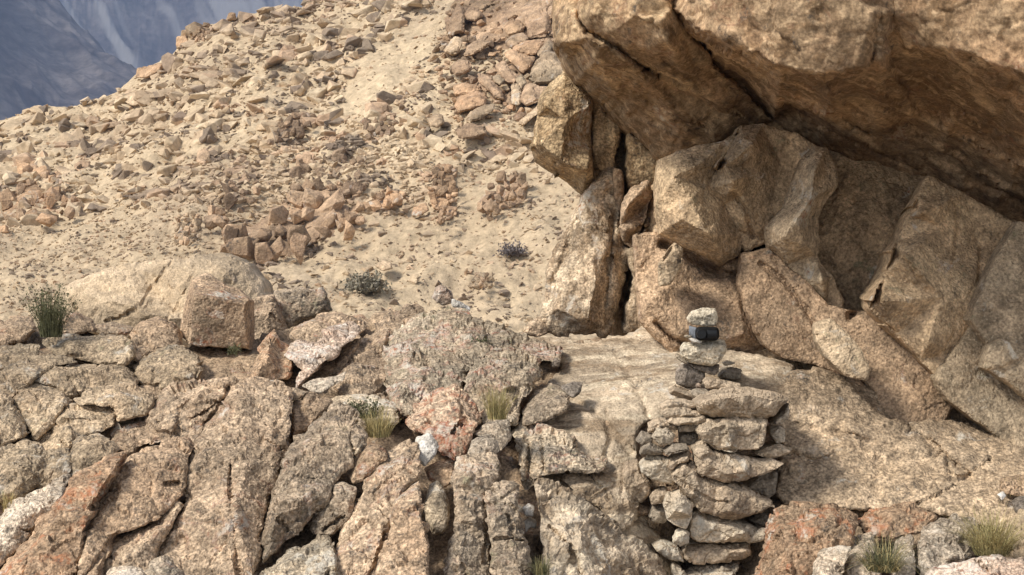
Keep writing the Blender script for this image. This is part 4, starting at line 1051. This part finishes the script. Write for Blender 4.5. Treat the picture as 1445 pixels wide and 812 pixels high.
fr('rock_slab', 'cream and rust block between the dark crack and the golden tuft', "1290 890,1296 770,1300 745,1330 730,1374 730,1384 760,1372 790,1330 800,1330 890", 'whitish', off=-.36, k=.75, rnd=9, chip=1.3)
fr('rock_slab', 'wide flat pinkish stone at the bottom edge below the golden tuft', "1308 815,1330 796,1390 782,1440 786,1500 800,1500 900,1308 900", 'pink', off=-.5, k=.6, rnd=6)
fr('boulder', 'sandy block right of the golden tuft', "1420 740,1440 722,1500 724,1560 760,1560 850,1430 800", 'sand', off=-.3, k=.7, rnd=9)
fr('boulder', 'dark hollow edged stone above the golden tuft', "1410 676,1430 670,1480 672,1500 700,1440 700,1414 694", 'brown', off=-.18, k=.7, rnd=6)
fr('stone', 'small dark grey stone beside the golden tuft', "1428 708,1440 700,1470 706,1470 724,1436 726", 'slate', off=-.2, k=.6, rnd=5, cat='stone')
fr('stone', 'tiny white pebble above the golden tuft', "1408 698,1416 694,1420 700,1414 706", 'white', off=-.2, k=.6, rnd=2, step=1, cat='stone')
# white litter in the cleft
fr('stone', 'small white chip lodged in the cleft beside the short column', "738 716,746 711,754 716,752 728,742 728", 'white', off=-.18, k=.5, rnd=3, step=1.1, cat='stone')
fr('stone', 'lower white chip lodged in the cleft beside the short column', "740 736,748 730,757 734,756 746,748 744,742 752", 'white', off=-.2, k=.5, rnd=3, step=1.1, cat='stone')

# ------------------------------------------------------------------ dry stacked pillar, the small cairn on it and the wedged device
SG = 'stones of the dry stacked pillar'
ZS, ZT, ZU = (860, 560, 3.222), (860, 400, 4.06), (940, 420, 5.8)
def st(label, text, mat, d=8.02, z=None, thick=.30, **kw):
    kw['rnd'] = kw.get('rnd', 6) * .45; kw.setdefault('chaikin', False); kw.setdefault('step', 1.7); kw.setdefault('chip', 1.1); kw.setdefault('facet', 1.7); kw.setdefault('grow', .8); kw.setdefault('top', (.4, 1.7, 12)); kw.setdefault('flat', True)
    return rock('stacked_stone', S(text, z), M[mat], label, 'stone', SG, d=d, thick=thick, **kw)
st('big grey slab lying on top of the stacked pillar', "495 690 .02,540 650 .14,610 610 .26,700 590 .34,800 606 .3,940 628 .2,1028 658 .1,1016 690 .03,940 758 0,880 775 .02,700 770 .02,600 760 .03,520 744 .04", 'stack', 8.05, ZT, .42, rnd=4, facet=.3, warp=.3, chip=.6, top=(.01, 0, 1),
   pts=S("540 690 -.04,600 672 -.06,700 650 -.06,800 640 -.05,900 652 -.04,985 668 -.02,640 720 -.05,760 700 -.06,880 700 -.05,800 750 -.02", ZT))
st('thick rounded block under the big top slab', "395 150,430 110,500 95,600 97,715 108,702 180,682 240,600 250,500 241,440 216", 'stack', 8.0, ZS, .4, rnd=8)
st('pale wedge filling the gap right of the big top slab', "730 120,765 80,815 30,816 90,780 125,740 128", 'stack_grey', 8.12, ZS, .2, rnd=4)
st('small block under the pale wedge at the right edge', "728 138,770 132,796 150,795 205,760 212,735 170", 'stack_grey', 8.16, ZS, .2, rnd=4)
st('flat stone poking out right below the thick rounded block', "664 258,710 232,775 210,832 238,810 262,760 276,700 270", 'stack', 8.1, ZS, .3, rnd=4)
st('long stone with a white chipped end in the middle of the pillar', "385 282,380 232,430 210,446 236,470 254,520 262,620 277,740 287,792 306,740 336,650 370,600 386,520 386,420 362,393 330", 'stack', 7.98, ZS, .35, rnd=6)
st('longest sagging slab across the middle of the pillar', "275 342,290 320,340 294,370 310,402 366,480 386,560 396,640 422,680 450,746 470,740 500,700 512,640 542,560 560,480 536,420 520,370 470,310 410,288 372", 'stack', 7.96, ZS, .4, rnd=7,
   cracks=[(S("300 370,380 430,470 470,540 480", ZS), 1.6, .02)])
st('smooth pale block under the longest sagging slab', "368 530,398 514,450 540,560 560,650 580,706 602,700 642,640 660,500 669,400 668,364 640", 'stack_pale', 7.98, ZS, .38, rnd=8)
st('low flat block near the foot of the pillar', "334 716,350 684,400 674,500 678,580 670,640 666,648 720,610 742,500 752,390 758,345 742", 'stack', 8.0, ZS, .38, rnd=7)
st('bottom slab of the pillar', "330 790,400 772,540 757,590 752,570 812,540 870,360 870", 'stack_grey', 8.0, ZS, .38, rnd=5)
st('pale stone at the bottom edge below the bottom slab', "430 815,500 796,560 800,570 880,430 880", 'stack_pale', 7.9, ZS, .3, rnd=5)
st('pale flat stone left of the longest sagging slab', "138 310,165 278,215 272,268 282,282 325,300 380,290 402,240 392,185 372,150 345", 'stack_pale', 8.02, ZS, .25, rnd=6)
st('small layered stone between pale flat stone and white chipped end', "265 322,272 285,315 256,355 238,372 258,360 296,305 312,280 335", 'stack', 8.0, ZS, .2, rnd=4)
st('rounded brown stone at the left edge of the pillar', "62 340,82 300,128 292,160 350,195 390,180 450,145 484,95 465,64 420", 'stack', 8.1, ZS, .25, rnd=10)
st('angular brown chock under the rounded brown stone', "68 470,100 466,150 486,188 496,180 530,120 545,82 548", 'brown', 8.14, ZS, .2, rnd=5)
st('small flat stone above the white faced block', "186 452,210 426,258 412,266 440,245 482,195 488", 'stack', 8.03, ZS, .2, rnd=4)
st('white faced block with a brown underside left of the pillar', "256 470,275 438,322 426,352 456,380 490,372 550,348 600,305 588,266 560,258 515", 'stack_pale', 7.95, ZS, .22, rnd=4, facet=.4,
   pts=S("300 465 -.04,330 480 -.05,300 520 -.06,340 530 -.05,310 560 .02", ZS))
st('grey chock left of the white faced block', "180 545,200 490,250 490,270 545,245 572,200 568", 'stack_grey', 8.06, ZS, .2, rnd=5)
st('little white cube wedged beside the smooth pale block', "290 660,308 606,338 596,366 618,362 664,325 682", 'stack_pale', 7.93, ZS, .12, rnd=3)
st('flat pale shelf stone left of the low flat block', "195 672,240 660,310 682,330 712,338 752,275 740,225 705", 'stack_pale', 7.98, ZS, .25, rnd=4)
st('small upright chip at the foot of the pillar', "285 750,320 770,350 812,330 870,290 870", 'stack_pale', 7.95, ZS, .15, rnd=3)
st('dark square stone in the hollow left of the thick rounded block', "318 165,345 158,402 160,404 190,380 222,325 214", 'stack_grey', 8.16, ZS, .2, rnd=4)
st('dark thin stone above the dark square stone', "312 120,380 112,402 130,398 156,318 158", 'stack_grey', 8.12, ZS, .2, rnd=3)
st('palest blocky stone in the rubble left of the pillar', "196 185,215 150,262 145,296 182,280 215,230 218", 'stack_pale', 8.04, ZS, .15, rnd=4)
st('small pale stone behind the palest blocky stone', "180 160,176 120,220 96,290 105,306 150,270 146,212 150", 'stack', 8.12, ZS, .15, rnd=4)
st('little grey stone left of the palest blocky stone', "122 200,150 160,192 165,194 205,160 222", 'stack_grey', 8.1, ZS, .15, rnd=4)
st('thin wedge under the little grey stone', "140 262,150 226,185 206,250 240,240 264,170 268", 'stack_grey', 8.05, ZS, .18, rnd=3)
st('thin flat stone pointing right under the palest blocky stone', "250 246,290 216,350 220,360 238,300 256,256 266", 'stack_grey', 8.0, ZS, .2, rnd=3)
st('thin stacked slab left of the big top slab', "290 700,340 676,430 672,500 686,500 706,400 712,310 722", 'stack', 8.12, ZT, .25, rnd=3)
st('second thin slab left of the big top slab', "300 735,340 712,430 710,530 740,510 764,400 770,320 764", 'stack', 8.08, ZT, .25, rnd=3)
st('lowest thin slab left of the big top slab', "330 790,360 766,470 766,540 762,560 790,500 810,380 812", 'stack', 8.06, ZT, .25, rnd=3)
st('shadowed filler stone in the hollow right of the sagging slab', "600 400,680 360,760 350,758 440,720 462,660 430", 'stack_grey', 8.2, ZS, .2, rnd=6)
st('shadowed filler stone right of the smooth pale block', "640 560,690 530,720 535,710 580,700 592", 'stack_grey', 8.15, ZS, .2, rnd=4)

CG = 'stones of the small balanced cairn'
def ct(label, text, mat, d=8.52, thick=.14, **kw):
    kw.setdefault('rnd', 3.5); kw.setdefault('step', 1.1); kw.setdefault('chip', .8); kw.setdefault('top', (.4, 1.5, 8)); kw.setdefault('flat', True)
    return rock('cairn_stone', S(text, ZU), M[mat], label, 'stone', CG, d=d, thick=thick, **kw)
ct('crusty pale stone on the very top of the cairn pressing down the black device', "165 168,205 112,290 88,400 88,420 130,424 178,416 236,330 242,230 228,190 205", 'cairn', rnd=5)
ct('bright white chip under the left end of the black device', "182 338,215 328,270 348,296 366,270 382,215 372", 'white', 8.46, .05, rnd=2)
ct('thin white flake sticking out left of the black device', "148 316,170 306,212 312,212 328,165 330", 'stack_pale', 8.5, .05, rnd=1.5)
ct('large crusted grey stone in the middle of the cairn', "105 412,150 366,250 372,330 352,420 344,470 356,492 392,488 440,440 540,385 566,280 552,180 522,128 488", 'cairn', 8.5, .16, rnd=6)
ct('dark flat stone under the large crusted stone', "175 528,280 548,390 562,440 545,432 610,402 642,310 615,220 575", 'slate', 8.54, .14, rnd=3)
ct('thin pale splinter left of the large crusted stone', "66 468,90 452,140 490,184 536,150 545,95 510", 'stack_pale', 8.5, .06, rnd=2)
ct('grey blocky stone carrying the left of the cairn', "82 590,120 552,200 540,310 600,320 664,270 735,170 742,95 722,76 660", 'slate', 8.54, .14, rnd=4, facet=1.2)
ct('flat tan stone in front of the cairn foot', "295 680,325 650,420 656,520 680,612 704,606 745,430 752,330 752", 'stack', 8.42, .14, rnd=3)
ct('grey brown stone at the right of the cairn foot', "422 610,460 580,540 570,620 590,622 680,540 676,430 655", 'stack_grey', 8.72, .2, rnd=4)
ct('white flake resting right of the large crusted stone', "458 530,500 515,570 532,560 546,480 560", 'stack_pale', 8.72, .08, rnd=1.5)
ct('pale topped flat stone at the left foot of the cairn', "22 742,80 710,180 750,262 780,255 850,140 830,35 790", 'stack', 8.44, .16, rnd=3, facet=.5,
   pts=S("80 730 .03,170 762 .03,60 760 -.05,160 795 -.05", ZU))
ct('tiny pink pebble under the cairn', "240 712,262 698,292 712,286 742,250 746", 'pink', 8.46, .04, rnd=2)
ct('flat stone bridging the cairn and the big top slab', "190 768,260 745,330 752,400 770,400 830,280 850,230 830", 'stack_grey', 8.42, .15, rnd=3)

# black device held between the top stone and the large crusted stone
def device():
    bx, by, d0 = 998.5, 471.5, 8.47
    c = P(bx, by, d0)
    mpp = d0 / F
    w, h, t = 34 * mpp, 20 * mpp, .075
    root = bpy.data.objects.new('black_device', None)
    root.location = (c[0], c[1], c[2] - h / 2); COL.objects.link(root)
    tag(root, 'black rounded electronic device with a grey strap clamped between the cairn stones', 'device')
    def rbox(name, w, h, t, r, mat, loc, rot=(0, 0, 0)):
        bm = bmesh.new(); bmesh.ops.create_cube(bm, size=1)
        for v in bm.verts: v.co = (v.co.x * w, v.co.y * t, v.co.z * h)
        bmesh.ops.bevel(bm, geom=bm.edges[:], offset=r, segments=4, profile=.5, affect='EDGES')
        me = bpy.data.meshes.new(name); bm.to_mesh(me); bm.free(); me.materials.append(mat)
        me.polygons.foreach_set('use_smooth', [True] * len(me.polygons))
        o = bpy.data.objects.new(name, me); COL.objects.link(o); o.parent = root; o.location = loc; o.rotation_euler = rot
        return o
    zc = h / 2
    rbox('housing', w, h * .98, t, h * .34, M['black'], (0, .03, zc))
    rbox('front_window', w * .42, h * .62, .012, .005, M['lens'], (w * .17, .03 - t / 2 - .002, zc))
    # lens ring
    bm = bmesh.new()
    bmesh.ops.create_cone(bm, cap_ends=True, segments=28, radius1=h * .36, radius2=h * .32, depth=.016)
    me = bpy.data.meshes.new('lens'); bm.to_mesh(me); bm.free(); me.materials.append(M['lens'])
    o = bpy.data.objects.new('lens', me); COL.objects.link(o); o.parent = root; o.location = (-w * .26, .03 - t / 2 - .004, zc); o.rotation_euler = (math.radians(90), 0, 0)
    # curved side strap on the left: a band bowed outwards
    V, Fc = [], []
    n = 10
    for i in range(n + 1):
        u = i / n
        x = -w * .42 - .026 * math.sin(u * math.pi * .55) - .006
        y = .02 + .06 * u
        za = zc + h * (.45 + .12 * u) ; zb_ = zc - h * (.42 - .25 * u)
        for (zz, th) in ((za, 0), (zb_, 0), (zb_, .006), (za, .006)): V.append((x + th, y + th, zz))
    for i in range(n):
        for j in range(4):
            a, b = i * 4 + j, i * 4 + (j + 1) % 4
            Fc.append((a, b, b + 4, a + 4))
    Fc += [(3, 2, 1, 0), (n * 4, n * 4 + 1, n * 4 + 2, n * 4 + 3)]
    s = mesh_obj('strap', V, Fc, M['strap'], root)
    rbox('side_shell', .018, h * .7, .045, .008, M['strap'], (-w * .5, .04, zc + .004), (0, -.2, .3))
device()

# ------------------------------------------------------------------ plants
def plant(name, label, cat, px, py, d, height, spread, n, mat, width=.003, curve=.5, leaf=0, group=None, seed=1, dome=False, mat2=None, thin=1.0):
    rng = np.random.RandomState(seed)
    c = P(px, py, d)
    root = bpy.data.objects.new(name, None); root.location = c; COL.objects.link(root)
    tag(root, label, cat, group)
    def blades(nm, count, m, leafy):
        V, Fc = [], []
        for _ in range(count):
            a = rng.uniform(0, 6.283); r = spread * math.sqrt(rng.uniform()) * .35
            b = np.array([r * math.cos(a), r * math.sin(a), 0])
            lean = rng.uniform(.05, 1.0) ** (.6 if dome else 1.3) * curve
            L = height * rng.uniform(.55, 1.05)
            aa = a + rng.normal() * .7
            dirh = np.array([math.cos(aa), math.sin(aa), 0])
            side = np.array([-math.sin(aa + rng.uniform(-1.2, 1.2)), math.cos(aa), 0]); side /= np.linalg.norm(side) + 1e-9
            pts_ = []
            segs = 4
            for s in range(segs + 1):
                u = s / segs
                th = lean * (.55 + .75 * u)
                pts_.append(b + L * u * (dirh * math.sin(th) + np.array([0, 0, math.cos(th)])) + rng.normal(size=3) * .012 * height * u)
            i0 = len(V)
            for s, q in enumerate(pts_):
                ww = width * (1 - .8 * s / segs) * .5
                V.append(q - side * ww); V.append(q + side * ww)
            for s in range(segs):
                Fc.append((i0 + 2 * s, i0 + 2 * s + 1, i0 + 2 * s + 3, i0 + 2 * s + 2))
            for _l in range(leafy):
                s = rng.randint(1, segs + 1); q = pts_[s] * (1 - .0) + rng.normal(size=3) * .01 * height
                dv = rng.normal(size=3); dv /= np.linalg.norm(dv); sv = np.cross(dv, rng.normal(size=3)); sv /= np.linalg.norm(sv) + 1e-9
                ll = width * 4 * rng.uniform(.6, 1.3); i1 = len(V)
                V += [q, q + dv * ll * .5 + sv * ll * .22, q + dv * ll, q + dv * ll * .5 - sv * ll * .22]
                Fc.append((i1, i1 + 1, i1 + 2, i1 + 3))
        return mesh_obj(nm, V, Fc, m, root, smooth=False)
    blades('stems' if leaf else 'blades', n, M[mat], leaf)
    if mat2: blades('dry_stems', int(n * .45), M[mat2], leaf)
    return root
plant('leafy_plant', 'slender green plant growing from a crack among the grey boulders', 'plant', 72, 476, 9.3, .26, .15, 300, 'leaf', .0038, .5, 5, seed=3)
hd = lambda x, y: float(hill_depth(np.array([x]), np.array([y]))[0])
plant('round_shrub', 'round grey green shrub on the sandy slope', 'shrub', 518, 412, hd(518, 412) - .15, .42, .36, 260, 'shrub', .02, 1.15, 5, seed=4, dome=True, mat2='twig_dark')
plant('round_shrub', 'small dark purple shrub higher on the sandy slope', 'shrub', 723, 360, hd(723, 360) - .15, .28, .3, 150, 'shrub_dark', .018, 1.2, 4, seed=5, dome=True)
plant('grass_clump', 'dry yellow grass clump on the ledge above the rectangular block', 'grass', 534, 617, 8.05, .14, .14, 170, 'leaf_dry', .0028, .75, 0, seed=6, mat2='leaf_yellow')
plant('leafy_plant', 'low green plant beside the dry yellow grass clump', 'plant', 512, 590, 8.32, .09, .18, 120, 'leaf', .004, 1.0, 4, seed=7)
plant('grass_clump', 'upright yellow green grass clump before the coarse boulder', 'grass', 702, 592, 8.05, .16, .12, 190, 'leaf_yellow', .0028, .6, 0, seed=8, mat2='leaf_dry')
plant('grass_tuft', 'small straw tuft on the pale sunlit slab', 'grass', 12, 724, 7.7, .10, .06, 90, 'leaf_dry', .0028, .5, 0, seed=9)
plant('grass_tuft', 'dark green tuft drooping between the cream slabs', 'grass', 1246, 806, 7.25, .17, .17, 300, 'leaf', .003, 1.15, 0, seed=10, mat2='leaf_dry', dome=True)
plant('grass_tuft', 'large golden tuft in front of the apron', 'grass', 1400, 784, 7.4, .22, .19, 380, 'leaf_yellow', .0032, .95, 0, seed=11, mat2='leaf_dry', dome=True)
plant('grass_tuft', 'small green tuft at the foot of the long pale slab', 'grass', 764, 815, 7.15, .09, .08, 110, 'leaf', .0028, .8, 0, seed=12, mat2='leaf_yellow')
plant('grass_tuft', 'dry golden tuft under the dark hollow stone', 'grass', 1432, 700, 8.15, .09, .10, 90, 'leaf_dry', .003, .8, 0, seed=13)
plant('leafy_plant', 'tiny green sprig under the square boulder', 'plant', 330, 500, 9.2, .05, .06, 40, 'leaf', .004, .9, 4, seed=14)
plant('leafy_plant', 'small moss green tuft on the grey lichen dome', 'plant', 680, 488, 9.2, .04, .08, 70, 'leaf', .004, 1.1, 4, seed=15)

# ------------------------------------------------------------------ air
def haze():
    V = [(-8500, -50, -1), (8500, -50, -1), (8500, 6000, -1), (-8500, 6000, -1), (-8500, -50, 1700), (8500, -50, 1700), (8500, 6000, 1700), (-8500, 6000, 1700)]
    o = mesh_obj('haze', V, [(3, 2, 1, 0), (4, 5, 6, 7), (0, 1, 5, 4), (1, 2, 6, 5), (2, 3, 7, 6), (3, 0, 4, 7)], None, smooth=False)
    m = bpy.data.materials.new('haze'); m.use_nodes = True
    nt = m.node_tree; nt.nodes.clear()
    out = nt.nodes.new('ShaderNodeOutputMaterial'); v = nt.nodes.new('ShaderNodeVolumePrincipled')
    v.inputs['Color'].default_value = (.50, .65, 1.0, 1); v.inputs['Density'].default_value = .0003; v.inputs['Anisotropy'].default_value = .1
    nt.links.new(v.outputs[0], out.inputs['Volume'])
    o.data.materials.append(m)
    tag(o, 'thin blue air in front of the far mountains', 'haze', kind='stuff')
haze()
